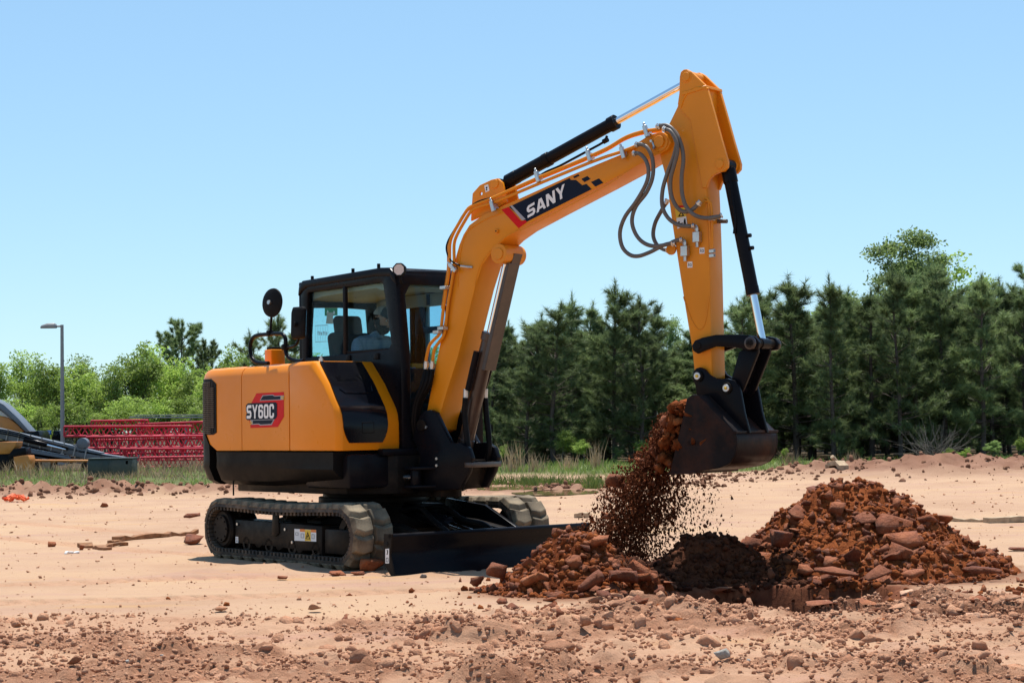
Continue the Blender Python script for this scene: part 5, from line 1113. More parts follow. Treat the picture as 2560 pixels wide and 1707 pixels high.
# rocks that stand out
def lone(px, py, w, h, label, mat=None, name='rock', cat='rock', k=0, rot=None, me=None, sink=.25, yy=None):
    """rock of about w x h photo pixels with its foot at the pixel"""
    P = on_ground(px, py); sc_ = P.y / F_PX
    m = (ROCKS if me is None else me)[k % 14 if me is None else k % 8]; z = surf(P.x, P.y)
    return place(name, m, (P.x, P.y, z + h * sc_ * .5 * (1 - sink)), (w * sc_ / 2, w * sc_ / 2 * .8, h * sc_ / 2), rot or (0, 0, k * 1.3), label, cat, None, mat)
P = at_depth(2137, 1228, 14.95); place('rock', ROCKS[2], P, (.075, .07, .075), (.3, .2, .5), 'block of red rock crowning the tall heap', 'rock')
P = at_depth(2150, 1262, 14.85); place('rock', ROCKS[5], P, (.10, .08, .09), (.2, .6, 1.5), 'large red block just below the top of the tall heap', 'rock')
for (px, py, D, s, e, lab, k) in [(2240, 1365, 14.35, (.17, .10, .09), (.2, .35, .2), 'big dark red boulder in the middle of the tall heap', 3),
        (2090, 1428, 13.75, (.19, .10, .055), (.15, .12, .1), 'long pink-red slab at the foot of the tall heap', 4), (2195, 1432, 13.7, (.12, .07, .05), (.4, -.35, .4), 'tilted pink rock slab with pale face at the heap foot', 7),
        (2280, 1435, 13.6, (.12, .06, .045), (.2, -.2, .2), 'flat red slab right of the tilted pink slab', 1), (2455, 1425, 13.9, (.18, .07, .05), (.1, .12, .1), 'long flat red slab at the right end of the tall heap', 10),
        (1950, 1345, 14.3, (.12, .10, .09), (.3, .3, 1.0), 'orange-red block on the left flank of the tall heap', 8),
        (1240, 1425, 13.65, (.055, .05, .085), (.2, .25, .4), 'upright red rock at the left end of the low heap', 6), (1478, 1455, 13.15, (.10, .07, .065), (.1, -.6, .3), 'leaning red slab on the front of the low heap', 9),
        (1560, 1442, 13.25, (.115, .07, .06), (.0, .1, .2), 'dark wet boulder under the falling soil', 12), (1190, 1452, 13.65, (.055, .05, .05), (0, 0, .4), 'leftmost red rock of the low heap', 11)]:
    p = at_depth(px, py, D); z = max(p.z, surf(p.x, p.y) + s[2] * .3); place('rock', ROCKS[k], (p.x, p.y, z), s, e, lab, 'rock')
for a in [(800, 1418, 46, 50, 'pale flat stone leaning against the near track', 'tan_rock', 3, (.2, -.8, .3)), (842, 1440, 60, 26, 'flat orange rock under the front of the near track', None, 4, None), (930, 1430, 70, 42, 'orange rock wedged between track and dozer blade', None, 5, None),
          (895, 1440, 50, 22, 'small flat orange rock before the near track', None, 1, None), (705, 1452, 30, 18, 'small rust-brown clod on the sand before the track', None, 7, None),
          (485, 1358, 62, 34, 'orange rock touching the rear of the near track', None, 8, None), (480, 1296, 50, 24, 'brown clod behind the rear end of the near track', None, 10, None), (262, 1264, 22, 14, 'lone brown stone on the sand far left', None, 2, None),
          (2395, 1357, 22, 17, 'lone pink-brown stone on sand right of the tall heap', None, 6, None), (2545, 1378, 60, 16, 'red flake at the right edge of the picture', None, 9, None), (128, 1364, 26, 16, 'small orange stone left of the broken boards', None, 3, None), (205, 1372, 14, 18, 'tiny orange stone touching the broken boards', None, 5, None),
          (1060, 1446, 20, 12, 'small white stone beneath the blade edge', 'pale_stone', 2, None), (1806, 1682, 36, 44, 'white stone half buried in the churned foreground', 'pale_stone', 0, None), (1870, 1652, 14, 14, 'small pale pebble right of the white stone', 'pale_stone', 3, None),
          (1745, 1672, 9, 10, 'tiny pale pebble left of the white stone', 'pale_stone', 4, None), (405, 1645, 12, 12, 'small grey pebble in the churned ground lower left', 'pale_stone', 5, None), (318, 1662, 10, 14, 'cream pebble near the bottom left edge', 'pale_stone', 6, None)]:
    lone(a[0], a[1], a[2], a[3], a[4], a[5], k=a[6], rot=a[7])
for a in [(786, 1532, 42, 34, 'upright tan clod standing alone behind the churned strip', 0), (1070, 1566, 46, 36, 'tilted tan slab of clay in the churned strip', 1), (1100, 1552, 60, 24, 'broad tan clay slab with shaded front edge', 2), (560, 1530, 44, 22, 'crumbly tan clod at the edge of smooth sand', 3), (185, 1668, 66, 44, 'large rounded tan clod lower left', 4), (45, 1570, 40, 24, 'tan clod by the left edge of the picture', 5),
          (1460, 1585, 56, 50, 'dark tan clod in the middle of the churned strip', 6), (1400, 1640, 90, 60, 'lumpy tan clod low in the middle foreground', 7), (1880, 1560, 40, 40, 'pale clod on the front rim of the pit', 1), (2180, 1532, 50, 40, 'round tan stone on the pit rim before the tall heap', 0), (2262, 1540, 54, 50, 'pointed tan stone right of the round rim stone', 3), (2530, 1520, 60, 34, 'tan clod near the right edge beyond the trench', 2), (910, 1660, 90, 60, 'broad flattened tan clod bottom centre', 5), (1720, 1600, 44, 44, 'tan clod below the pit rim', 4)]:
    lone(a[0], a[1], a[2], a[3], a[4], None, 'clod', 'clod', a[5], None, CLODS)
# slabs of layered rock round the pit
for k in range(34):
    a = r.uniform(-0.2, math.pi + .2) if k < 12 else r.uniform(math.pi, 2 * math.pi); rr = r.uniform(.88, 1.08)
    if k >= 22: x, y = TRENCH[0] + TRENCH[2] * r.uniform(-.9, .9), TRENCH[1] + TRENCH[3] * r.uniform(.2, 1.2)
    else: x, y = PIT[0] + PIT[2] * rr * math.cos(a), PIT[1] + PIT[3] * rr * math.sin(a) * (.98 if k < 12 else .95)
    if y > 14.3: continue
    s = r.uniform(.05, .13)
    if k < 22 and x < 1.4 and y < 13: s *= .8
    place('rock_flake', ROCKS[int(r.integers(0, 14))], (x, y, surf(x, y) + s * .10), (s, s * .7, s * r.uniform(.25, .45)), (r.uniform(-.25, .25), r.uniform(-.25, .25), r.uniform(0, 6.28)), 'flat slab of layered rust-brown rock at the edge of the pit', 'rock slab', 'slabs round the pit', 'red_rock' if r.random() < .6 else 'tan_rock')
for k in range(26):
    px, py = r.uniform(1350, 1700), r.uniform(1490, 1535); p = on_ground(px, py); s = r.uniform(.03, .085)
    place('rock_flake', ROCKS[int(r.integers(0, 14))], (p.x, p.y, surf(p.x, p.y) + s * .25), (s, s * .7, s * r.uniform(.3, .7)), rand_rot(r, .5), 'flat red-brown flake lying between the low heap and the pit', 'rock slab', 'flakes before the low heap', 'red_rock' if r.random() < .6 else 'tan_rock')
# finer rubble, crumbs and clods: too many to count
def sample_heap(key, n):
    cx, cy, rx, ry, H = HEAPS[key]; a = r.uniform(0, 2 * math.pi, n); d = np.sqrt(r.random(n)) * 1.12; return np.stack([cx + rx * d * np.cos(a), cy + ry * d * np.sin(a)], 1)
Q = np.concatenate([sample_heap('big', 8500), sample_heap('small', 3600), sample_heap('dark', 2400), np.stack([r.normal(2.1, 1.3, 800), r.normal(13.2, .7, 800)], 1)])
S = 0.005 + 0.042 * r.random(len(Q)) ** 3.2; z = surf_arr(Q[:, 0], Q[:, 1])
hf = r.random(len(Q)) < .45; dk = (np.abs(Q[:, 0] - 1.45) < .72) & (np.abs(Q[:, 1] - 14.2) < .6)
scatter_mesh('shadow_rubble', np.column_stack([Q, z + S * .2])[dk], S[dk] * .85, 1, 'shadow_soil', 29, .8, .4, False, 2); Q, S, z, hf = Q[~dk], S[~dk], z[~dk], hf[~dk]  # rubble below the bucket takes the painted shadow tone too
scatter_mesh('rubble', np.column_stack([Q, z + S * .25])[hf], S[hf], 0, 'red_rock', 21, .65, .15)
scatter_mesh('soil_crumbs', np.column_stack([Q, z + S * .15])[~hf], S[~hf] * .9, 1, 'red_soil', 28, .8, .4, False, 2)
def churn_points(n, lo, hi, seed, scale):
    X = r.uniform(-3.7, 3.7, n); Y = 8.4 + 4.7 * r.random(n) ** 0.75; g = ground_fields(X, Y); q = fbm(X * scale, Y * scale, 4, seed, .6)
    k = r.random(n) < g[1] * (.04 + .96 * sstep(lo, hi, q)) * np.where(X > -1.4, 1, .62); return X[k], Y[k], g[0][k]
X, Y, z = churn_points(70000, .36, .60, 76, 2.4); S = 0.004 + 0.017 * r.random(len(X)) ** 3
scatter_mesh('clay_crumbs', np.column_stack([X, Y, z + S * r.uniform(-.3, .9, len(X))]), S, 1, 'tan_clay', 22, .85, .45, False, 1)
X, Y, z = churn_points(5200, .44, .62, 77, 2.2); S = 0.013 + 0.046 * r.random(len(X)) ** 3.2
scatter_mesh('churned_clods', np.column_stack([X, Y, z - S * .05]), S, 2, 'tan_clay', 27, .8, .42, False, 3)
n = 3400; Y = 12.4 + 24 * r.random(n) ** 1.8; X = r.uniform(-.31, .31, n) * Y; S = (0.004 + 0.014 * r.random(n) ** 5) * (1 + (Y - 12) * .05); z = ground_fields(X, Y)[0]
scatter_mesh('pebbles', np.column_stack([X, Y, z + S * .2]), S, 0, 'tan_clay', 23, .6, .1, False, 3)
n = 4200; X = r.uniform(-14, 14, n); Y = np.where(X > 4, r.normal(41.3, 1.6, n), r.normal(37.4, 1.2, n)); S = 0.015 + 0.075 * r.random(n) ** 4; z = ground_fields(X, Y)[0]
scatter_mesh('far_clods', np.column_stack([X, Y, z + S * .2]), S, 1, 'red_clay', 24, .8, .3, False, 2)
# ---- soil pouring out of the bucket
def stream_edges(py):
    L_ = np.interp(py, [1015, 1060, 1110, 1160, 1200, 1260, 1320, 1380, 1440], [1668, 1650, 1630, 1565, 1535, 1500, 1462, 1432, 1415]); Rr = np.interp(py, [1015, 1180, 1200, 1240, 1300, 1360, 1440], [1700, 1690, 1695, 1700, 1675, 1650, 1640]); return L_, Rr
n = 30000; py = 1030 + 420 * r.random(n) ** 0.75; L_, Rr = stream_edges(py); t = np.clip(r.normal(.5, .26, n) + .16 * np.sin(py * .05) * (r.random(n) - .2), -.05, 1.05); px = L_ + (Rr - L_) * t
PP = np.zeros((n, 3))
for k in range(n):
    v = r.normal(0, .13); w = B.w(*B.y(px[k], py[k], 0)); PP[k] = w + B.l * v - B.f * (v * .35)
S = 0.0028 + 0.012 * r.random(n) ** 3.5
n2 = 1500; py = r.uniform(1175, 1400, n2); px = np.clip(r.normal(1712, 45, n2), 1640, 1830); P2 = np.array([B.w(*B.y(a, b, r.uniform(-.25, .2))) for a, b in zip(px, py)]); S2 = 0.003 + 0.010 * r.random(n2) ** 4
scatter_mesh('falling_soil', np.concatenate([PP, P2]), np.concatenate([S, S2]), 0, 'backlit_soil', 25, .9, .2, False, 3, (.8, .8, 1.35))
for k in range(64):
    if k < 22: py_ = r.uniform(1035, 1180); L_, Rr = stream_edges(py_); px_ = L_ + (Rr - L_) * r.uniform(.0, .8); s = r.uniform(.02, .05)
    elif k < 52: py_ = r.uniform(1150, 1380); L_, Rr = stream_edges(py_); px_ = L_ + (Rr - L_) * r.uniform(-.05, 1.0); s = r.uniform(.014, .036)
    else: py_ = r.uniform(1190, 1330); px_ = r.uniform(1690, 1790); s = r.uniform(.010, .020)
    place('rock_chunk', ROCKS[int(r.integers(0, 14))], B.w(*B.y(px_, py_, r.uniform(-.28, .2))), s, rand_rot(r, 3), 'red rock chunk falling out of the tilted bucket', 'rock', 'chunks falling from the bucket')
place('rock_chunk', ROCKS[3], B.w(*B.y(1683, 1040, -.18)), (.10, .07, .055), (.2, -.7, -.5), 'large red slab sliding off the bucket mouth', 'rock')
place('rock_chunk', ROCKS[6], B.w(*B.y(1535, 1200, -.2)), (.055, .05, .085), (.1, .2, .3), 'biggest red chunk in mid air left of the soil stream', 'rock')
# soil still filling the bucket
Q = []
while len(Q) < 900:
    px_, py_ = r.uniform(1686, 1815), r.uniform(1005, 1166)
    lo = np.interp(py_, [1005, 1050, 1100, 1166], [1728, 1712, 1698, 1686]); hi = np.interp(py_, [1005, 1085, 1130, 1166], [1742, 1812, 1812, 1740])
    if lo < px_ < hi: Q.append(B.w(*B.y(px_, py_, 0)) + B.l * r.uniform(-.27, .27))
scatter_mesh('bucket_load', np.array(Q), .018 + .05 * r.random(900) ** 2, 0, 'red_soil', 26, .8)
# ================================================================== trees
def leaf_mat(name, stops, trans, scale=2.0):
    m = bpy.data.materials.new(name); m.use_nodes = True; nt = m.node_tree; nt.nodes.clear(); out = nt.nodes.new('ShaderNodeOutputMaterial')
    oi = nt.nodes.new('ShaderNodeObjectInfo'); geo = nt.nodes.new('ShaderNodeNewGeometry')
    c = ramp(nt, noise(nt, scale, 3, 0.6, geo.outputs['Position']), [(p, tuple(LK * v for v in q)) for p, q in stops])
    rl = N(nt, 'ShaderNodeMath', operation='MULTIPLY_ADD'); rl.inputs[1].default_value = 0.5; rl.inputs[2].default_value = 0.75; nt.links.new(geo.outputs['Random Per Island'], rl.inputs[0])
    ro = N(nt, 'ShaderNodeMath', operation='MULTIPLY_ADD'); ro.inputs[1].default_value = 0.7; ro.inputs[2].default_value = 0.65; nt.links.new(oi.outputs['Random'], ro.inputs[0])
    mu = N(nt, 'ShaderNodeMath', operation='MULTIPLY'); nt.links.new(rl.outputs[0], mu.inputs[0]); nt.links.new(ro.outputs[0], mu.inputs[1])
    sc_ = nt.nodes.new('ShaderNodeVectorMath'); sc_.operation = 'SCALE'; nt.links.new(c, sc_.inputs[0]); nt.links.new(mu.outputs[0], sc_.inputs['Scale'])
    d = nt.nodes.new('ShaderNodeBsdfDiffuse'); t = nt.nodes.new('ShaderNodeBsdfTranslucent'); g = nt.nodes.new('ShaderNodeBsdfGlossy'); g.inputs['Roughness'].default_value = 0.5; g.inputs[0].default_value = (.5, .5, .5, 1)
    nt.links.new(sc_.outputs[0], d.inputs[0]); nt.links.new(sc_.outputs[0], t.inputs[0])
    m1 = nt.nodes.new('ShaderNodeMixShader'); m1.inputs[0].default_value = trans; nt.links.new(d.outputs[0], m1.inputs[1]); nt.links.new(t.outputs[0], m1.inputs[2])
    m2 = nt.nodes.new('ShaderNodeMixShader'); m2.inputs[0].default_value = 0.04; nt.links.new(m1.outputs[0], m2.inputs[1]); nt.links.new(g.outputs[0], m2.inputs[2]); nt.links.new(m2.outputs[0], out.inputs[0]); return m
LK = 0.97
MAT['needles'] = leaf_mat('pine_needles', [(0.3, (0.115, 0.165, 0.068)), (0.55, (0.18, 0.24, 0.095)), (0.75, (0.27, 0.33, 0.135))], 0.47)
MAT['leaves'] = leaf_mat('spring_leaves', [(0.3, (0.22, 0.32, 0.055)), (0.55, (0.32, 0.44, 0.085)), (0.75, (0.43, 0.53, 0.14))], 0.45)
MAT['leaves_dark'] = leaf_mat('blue_green_leaves', [(0.3, (0.20, 0.29, 0.09)), (0.6, (0.29, 0.39, 0.13)), (0.8, (0.38, 0.47, 0.19))], 0.5)
MAT['grass'] = leaf_mat('green_grass', [(0.3, (0.10, 0.15, 0.03)), (0.6, (0.18, 0.24, 0.055)), (0.8, (0.36, 0.32, 0.15))], 0.35, 0.5)
MAT['dry_grass'] = leaf_mat('dry_grass', [(0.3, (0.28, 0.19, 0.11)), (0.6, (0.42, 0.30, 0.18)), (0.8, (0.36, 0.20, 0.11))], 0.3, 0.6)
MAT['bark'] = flat('pine_bark', (0.075, 0.055, 0.045), 0.95, 0, 0.35, 9, None, 0, 0, 0.6)
MAT['grey_bark'] = flat('grey_bark', (0.13, 0.11, 0.09), 0.95, 0, 0.3, 9, None, 0, 0, 0.5)
def tubes(segs, n=5):
    """many tapered limbs (p0, p1, r0, r1) in one mesh"""
    V = []; Fq = []
    for p0, p1, r0, r1 in segs:
        p0 = np.array(p0, float); p1 = np.array(p1, float); t = p1 - p0; L_ = np.linalg.norm(t)
        if L_ < 1e-5: continue
        t /= L_; a = np.cross(t, (0, 0, 1.0) if abs(t[2]) < .9 else (1.0, 0, 0)); a /= np.linalg.norm(a); b = np.cross(t, a); k = len(V)
        for p, rr in ((p0, r0), (p1, r1)):
            for i in range(n): an = 2 * math.pi * i / n; V.append(p + (a * math.cos(an) + b * math.sin(an)) * rr)
        for i in range(n): j = (i + 1) % n; Fq.append((k + i, k + j, k + n + j, k + n + i))
    return np.array(V), np.array(Fq)
def needle_tufts(P, D, r, n=24, length=.29, w=.020):
    """fans of needles round the twig ends P pointing along D"""
    m = len(P); P = np.repeat(P, n, 0); D = np.repeat(D, n, 0); k = m * n
    s = r.normal(size=(k, 3)); d = D * r.uniform(.35, 1.3, (k, 1)) + s * .55; d /= np.linalg.norm(d, axis=1)[:, None]
    L_ = length * r.uniform(.6, 1.15, (k, 1)); o = P - D * r.uniform(0, .22, (k, 1)) ; a = np.cross(d, r.normal(size=(k, 3))); a /= np.linalg.norm(a, axis=1)[:, None] + 1e-9
    V = np.stack([o - a * w * .5, o + a * w * .5, o + d * L_], 1).reshape(-1, 3); return V, np.arange(k * 3).reshape(-1, 3)
def pine_variant(seed, H=7.0, spread=1.55, bare=.16, tufts=26, old=False):
    r = np.random.default_rng(seed); segs = []; P = []; D = []
    bend = r.normal(0, .05, 2); axis = lambda z: np.array([bend[0] * z * z / H + .03 * math.sin(z * 1.3 + seed), bend[1] * z * z / H, z])
    zs = np.linspace(0, H, 12); r0 = H * .0125
    for a, b in zip(zs, zs[1:]): segs.append((axis(a), axis(b), r0 * (1 - a / H) ** .8 + .012, r0 * (1 - b / H) ** .8 + .012))
    z = H * bare
    while z < H * .97:
        f = z / H; env = spread * ((1 - f) ** .55 * .95 + .06) * (1 if f > .3 else .72 + .93 * f) * r.uniform(.5, 1.3)
        if old: env = spread * math.sin(math.pi * min(1, max(.04, (f - bare) / (1 - bare) * .88 + .10))) ** .6
        for k in range(int(r.integers(4, 7))):
            a = r.uniform(0, 2 * math.pi); L_ = env * r.uniform(.4, 1.25); up = .15 + 1.0 * f + r.uniform(-.2, .2)
            p = axis(z + r.uniform(-.1, .1)); d = np.array([math.cos(a), math.sin(a), up * .6]); d /= np.linalg.norm(d); seg = max(2, int(L_ / .38)); q = p.copy(); rad = .006 + .011 * L_
            for s_ in range(seg):
                d2 = d + np.array([0, 0, .16 * s_ * (1 if f > .3 else .5)]) + r.normal(0, .10, 3); d2 /= np.linalg.norm(d2); q2 = q + d2 * L_ / seg
                segs.append((q, q2, rad * (1 - s_ / seg) + .003, rad * (1 - (s_ + 1) / seg) + .003))
                if s_ >= (1 if L_ > .6 else 0) and (f > .15 or r.random() < .75):
                    for t in range(3 if L_ > .8 else 2):
                        sd = d2 + r.normal(0, .75, 3); sd[2] = abs(sd[2]) * .8 + .1; sd /= np.linalg.norm(sd); e = q2 + sd * r.uniform(.10, .34); segs.append((q2, e, .006, .003)); P += [e, q2 + (e - q2) * .45]; D += [sd, sd]
                q = q2
            P.append(q); D.append(d2)
        z += H * r.uniform(.03, .062)
    for t in range(12): zz = H * (1.05 - .02 * t); P.append(axis(zz)); D.append(np.array([0, 0, 1.0]))
    for k in range(4): a = r.uniform(0, 6.28); e = axis(H * .965) + np.array([math.cos(a) * .16, math.sin(a) * .16, H * .035 * r.uniform(.3, .9)]); segs.append((axis(H * .94), e, .01, .004)); P += [e, e - np.array([0, 0, .08])]; D += [np.array([0, 0, 1.0])] * 2
    V, Fq = tubes(segs); N_, NF = needle_tufts(np.array(P), np.array(D), r, tufts)
    tm = np_mesh('trunk', V, Fq, True); tm.materials.append(MAT['bark']); cm = np_mesh('crown', N_, NF); cm.materials.append(MAT['needles']); return tm, cm, H
def leafy_variant(seed, H=9.0, spread=2.6, leaves=7000, leaf=.13, mat='leaves', bare=.22, sparse=.5):
    r = np.random.default_rng(seed); segs = []; tips = []
    def grow(p, d, L_, rad, depth):
        n = 3; q = p
        for k in range(n):
            d = d + r.normal(0, .13, 3) + np.array([0, 0, .06]); d /= np.linalg.norm(d); q2 = q + d * L_ / n
            segs.append((q, q2, rad * (1 - .22 * k), rad * (1 - .22 * (k + 1)))); q = q2
            if depth < 3 and (k > 0 or depth > 0):
                for t in range(2 if depth < 2 else 2):
                    a = d + r.normal(0, .75, 3); a[2] = a[2] * .6 + .25; a /= np.linalg.norm(a); grow(q, a, L_ * r.uniform(.42, .68), rad * .42, depth + 1)
        if depth >= 2: tips.append((q, d, L_))
        if depth < 3: grow(q, d, L_ * .6, rad * .5, depth + 1)
    trunks = 1 if r.random() < .6 else 2
    for t in range(trunks):
        d0 = np.array([r.normal(0, .09) + (t - .5) * .2 * (trunks > 1), r.normal(0, .09), 1.0]); grow(np.array([t * .15, 0, -.1]), d0 / np.linalg.norm(d0), H * .46, H * .014, 0)
    T = np.array([t[0] for t in tips]); T = T * np.array([1, 1, 1]); zmax = T[:, 2].max(); sxy = spread / max(.3, np.percentile(np.hypot(T[:, 0], T[:, 1]), 92)); sc3 = np.array([sxy, sxy, H / zmax])
    segs = [(np.array(a) * sc3, np.array(b) * sc3, c, d) for a, b, c, d in segs]; T = T * sc3
    w = r.random(len(T)) ** sparse * (T[:, 2] / H).clip(.05, 1) ** (2.2 if mat == 'leaves_dark' else .6); w /= w.sum(); pick = r.choice(len(T), leaves, p=w); C = T[pick] + r.normal(0, 1, (leaves, 3)) * np.array([.25, .25, .17]) * (H / 9) ; C = C[C[:, 2] > H * bare]; k = len(C)
    nrm = r.normal(size=(k, 3)) + np.array([0, 0, .8]); nrm /= np.linalg.norm(nrm, axis=1)[:, None]; a = np.cross(nrm, r.normal(size=(k, 3))); a /= np.linalg.norm(a, axis=1)[:, None]; b = np.cross(nrm, a); s = leaf * r.uniform(.5, 1.2, (k, 1))
    V = np.stack([C - a * s, C - b * s * .55, C + a * s, C + b * s * .55], 1).reshape(-1, 3); Fq = np.arange(k * 4).reshape(-1, 4)
    tv, tf = tubes(segs); tm = np_mesh('trunk', tv, tf, True); tm.materials.append(MAT['grey_bark']); cm = np_mesh('crown', V, Fq); cm.materials.append(MAT[mat]); return tm, cm, H
PINES = [pine_variant(500 + k, 7.0, (1.45, 1.7, 1.3, 1.85, 1.55, 1.6, 1.4)[k], (.05, .10, .14, .04, .08, .12, .06)[k]) for k in range(7)]
LEAFY = [leafy_variant(600 + k, 9.0, (2.5, 3.0, 2.2, 2.8, 2.0)[k], (7000, 7600, 6000, 7000, 3200)[k], .12, 'leaves', (.12, .10, .15, .08, .25)[k]) for k in range(5)]
LEAFD = [leafy_variant(650 + k, 9.0, (2.7, 2.3)[k], (34000, 16000)[k], .08, 'leaves_dark', .2, .6) for k in range(2)]
OLDP = pine_variant(700, 9.0, 2.3, .34, 60, True)
def tree(name, var, x, y, h, rz, label, cat, group, wide=1.0):
    s = h / var[2]; o = empty(name, (x, y, ground_z(x, y) - .03), rz); q = (0.85 + 0.35 * random.random()) * wide; o.scale = (s * q, s * q * (0.9 + 0.2 * random.random()), s); o.rotation_euler = (random.gauss(0, .02), random.gauss(0, .02), rz); tag(o, label, cat, group)
    for nm, me in (('trunk', var[0]), ('crown', var[1])): c = bpy.data.objects.new(nm, me); col.objects.link(c); c.parent = o
    return o
ORD = 'first second third fourth fifth sixth seventh eighth ninth tenth eleventh twelfth thirteenth fourteenth fifteenth sixteenth seventeenth eighteenth nineteenth twentieth'.split(); ORD += ['twenty-' + w for w in ORD[:9]] + ['thirtieth'] + ['thirty-' + w for w in ORD[:9]]
def top_h(px, py, D): return at_depth(px, py, D).z
r = np.random.default_rng(31)
front = [(1190, 845), (1228, 838), (1269, 818), (1312, 838), (1351, 798), (1380, 778), (1430, 750), (1469, 770), (1533, 723), (1576, 776), (1603, 756), (1633, 782), (1708, 825), (1760, 800), (1800, 790), (1843, 757), (1898, 735), (1958, 735), (1989, 704), (2025, 746), (2080, 708), (2099, 735), (2155, 748), (2177, 742), (2216, 733), (2251, 683), (2290, 688), (2333, 657), (2360, 692), (2407, 735), (2455, 708), (2481, 712), (2520, 714), (2555, 703), (2610, 720), (2670, 700)]
for k, (px, py) in enumerate(front):
    D = 57.0 + (k * 7 % 5) * 1.1 + r.uniform(-.5, .5); P = at_depth(px, 1000, D)
    lab = {8: 'tallest pointed young pine left of the excavator arm', 18: 'pointed young pine right of the bucket cylinder', 20: 'double-topped young pine behind the tall heap', 27: 'tallest pine before the pale leafy tree', 33: 'young pine at the right edge of the picture'}.get(k, f'young pine, {ORD[k]} from the left in the plantation front row')
    tree('pine_tree', PINES[k % 7], P.x, D, top_h(px, py, D), r.uniform(0, 6.28), lab, 'pine tree', 'young pines in the front row', 1.15)
for row, (D0, n, lo, hi) in enumerate(((61.5, 30, 770, 850), (65.5, 28, 770, 840), (70, 26, 760, 830), (76, 22, 760, 830))):
    for k in range(n):
        px = 1170 + (2650 - 1170) * (k + r.uniform(.1, .9)) / n; D = D0 + r.uniform(-1.2, 1.2); P = at_depth(px, 1000, D); py = np.interp(px, [1170, 1300, 1500, 1700, 1900, 2300, 2650], [860, 840, 800, 850, 790, 730, 740]) + r.uniform(0, 45)
        tree('pine_tree', PINES[int(r.integers(0, 7))], P.x, D, top_h(px, py, D), r.uniform(0, 6.28), 'young pine deeper in the plantation, behind the front row', 'pine tree', 'young pines behind the front row', 1.15)
for px, py, D, v, w, lab in [(2235, 597, 74, LEAFD[0], 1.1, 'tall pale green leafy tree rising above the pines'), (2400, 640, 78, LEAFY[2], 1.0, 'bright green leafy tree right of the tall pale one'), (1668, 800, 76, LEAFD[1], .8, 'pale leafy tree top just left of the excavator arm'), (2500, 700, 80, LEAFD[1], 1.0, 'leafy tree behind the pines near the right edge'), (2640, 660, 76, OLDP, 1.0, 'dark crown of a pine at the far right'), (2110, 760, 77, LEAFY[0], 1.0, 'small leafy tree showing between pines behind the heap')]:
    P = at_depth(px, 1000, D); tree('leafy_tree' if v is not OLDP else 'pine_tree', v, P.x, D, top_h(px, py, D), r.uniform(0, 6.28), lab, 'tree', None, w)
# left edge: leafy trees, one old pine
P = at_depth(452, 1000, 95); tree('pine_tree', OLDP, P.x, 95, top_h(452, 815, 95), 1.0, 'tall old pine with dark rounded crown above the leafy trees', 'pine tree', None, 1.0)
P = at_depth(515, 1000, 97); tree('pine_tree', OLDP, P.x, 97, top_h(515, 862, 97), 3.0, 'lower dark pine leaning out right of the tall old pine', 'pine tree', None, .9)
for px, py, D, k in [(700, 792, 66, 1), (668, 838, 68, 3), (742, 835, 67, 2)]:
    P = at_depth(px, 1000, D); tree('pine_tree', PINES[k], P.x, D, top_h(px, py, D), r.uniform(0, 6), 'young pine showing behind the mirrors and cab', 'pine tree', 'young pines behind the cab', 1.05)
left = [(-30, 905, 0), (27, 880, 4), (75, 925, 1), (105, 898, 0), (150, 905, 3), (195, 890, 1), (232, 915, 2), (262, 905, 4), (300, 905, 3), (318, 862, 4), (352, 858, 2), (385, 905, 0), (420, 893, 1), (455, 930, 3), (500, 935, 0), (545, 920, 2), (580, 868, 4), (610, 880, 2), (650, 890, 1), (780, 880, 0), (840, 885, 3), (900, 880, 2), (970, 885, 0), (1040, 870, 1), (1100, 880, 3), (1140, 865, 2)]
for k, (px, py, v) in enumerate(left):
    D = 84 + (k * 5 % 7) * 1.6; P = at_depth(px, 1000, D)
    lab = {1: 'thin grey-green sapling at the left edge above the others', 5: 'tallest bright green leafy tree right of the lamp post', 9: 'thin-leaved tree beside the old pine, taller than its neighbours'}.get(k, f'bright green leafy tree, {ORD[k]} from the left in the far tree line')
    tree('leafy_tree', LEAFY[v], P.x, D, top_h(px, py, D), r.uniform(0, 6.28), lab, 'tree', 'leafy trees behind the equipment', 1.15)
for k in range(20):
    px = -60 + 800 * (k + r.random()) / 20; D = 79 + r.uniform(-2, 3); P = at_depth(px, 1000, D); tree('shrub', LEAFY[int(r.integers(0, 4))], P.x, D, top_h(px, r.uniform(985, 1035), D), r.uniform(0, 6), 'low bushy green shrub under the leafy trees', 'shrub', 'shrubs under the leafy trees', 1.5)
for px, py, D, v in [(1400, 1075, 55.5, LEAFY[0]), (1455, 1100, 55, LEAFY[2]), (1250, 1110, 55, LEAFY[3]), (1230, 1120, 54, LEAFY[1]), (1300, 1120, 56, LEAFD[0]), (1540, 1120, 56, LEAFD[1]), (1600, 1100, 56, LEAFY[1]), (1960, 1120, 56, LEAFY[0]), (2370, 1120, 54, LEAFY[1]), (2410, 1130, 53.5, LEAFY[3]), (2480, 1100, 55, LEAFD[0]), (2545, 1090, 55, LEAFY[2]), (2150, 1120, 57, LEAFD[1])]:
    P = at_depth(px, 1000, D); tree('shrub', v, P.x, D, max(.4, top_h(px, py, D)), r.uniform(0, 6), 'small leafy shrub at the foot of the pines', 'shrub', 'shrubs at the foot of the pines', 1.3)
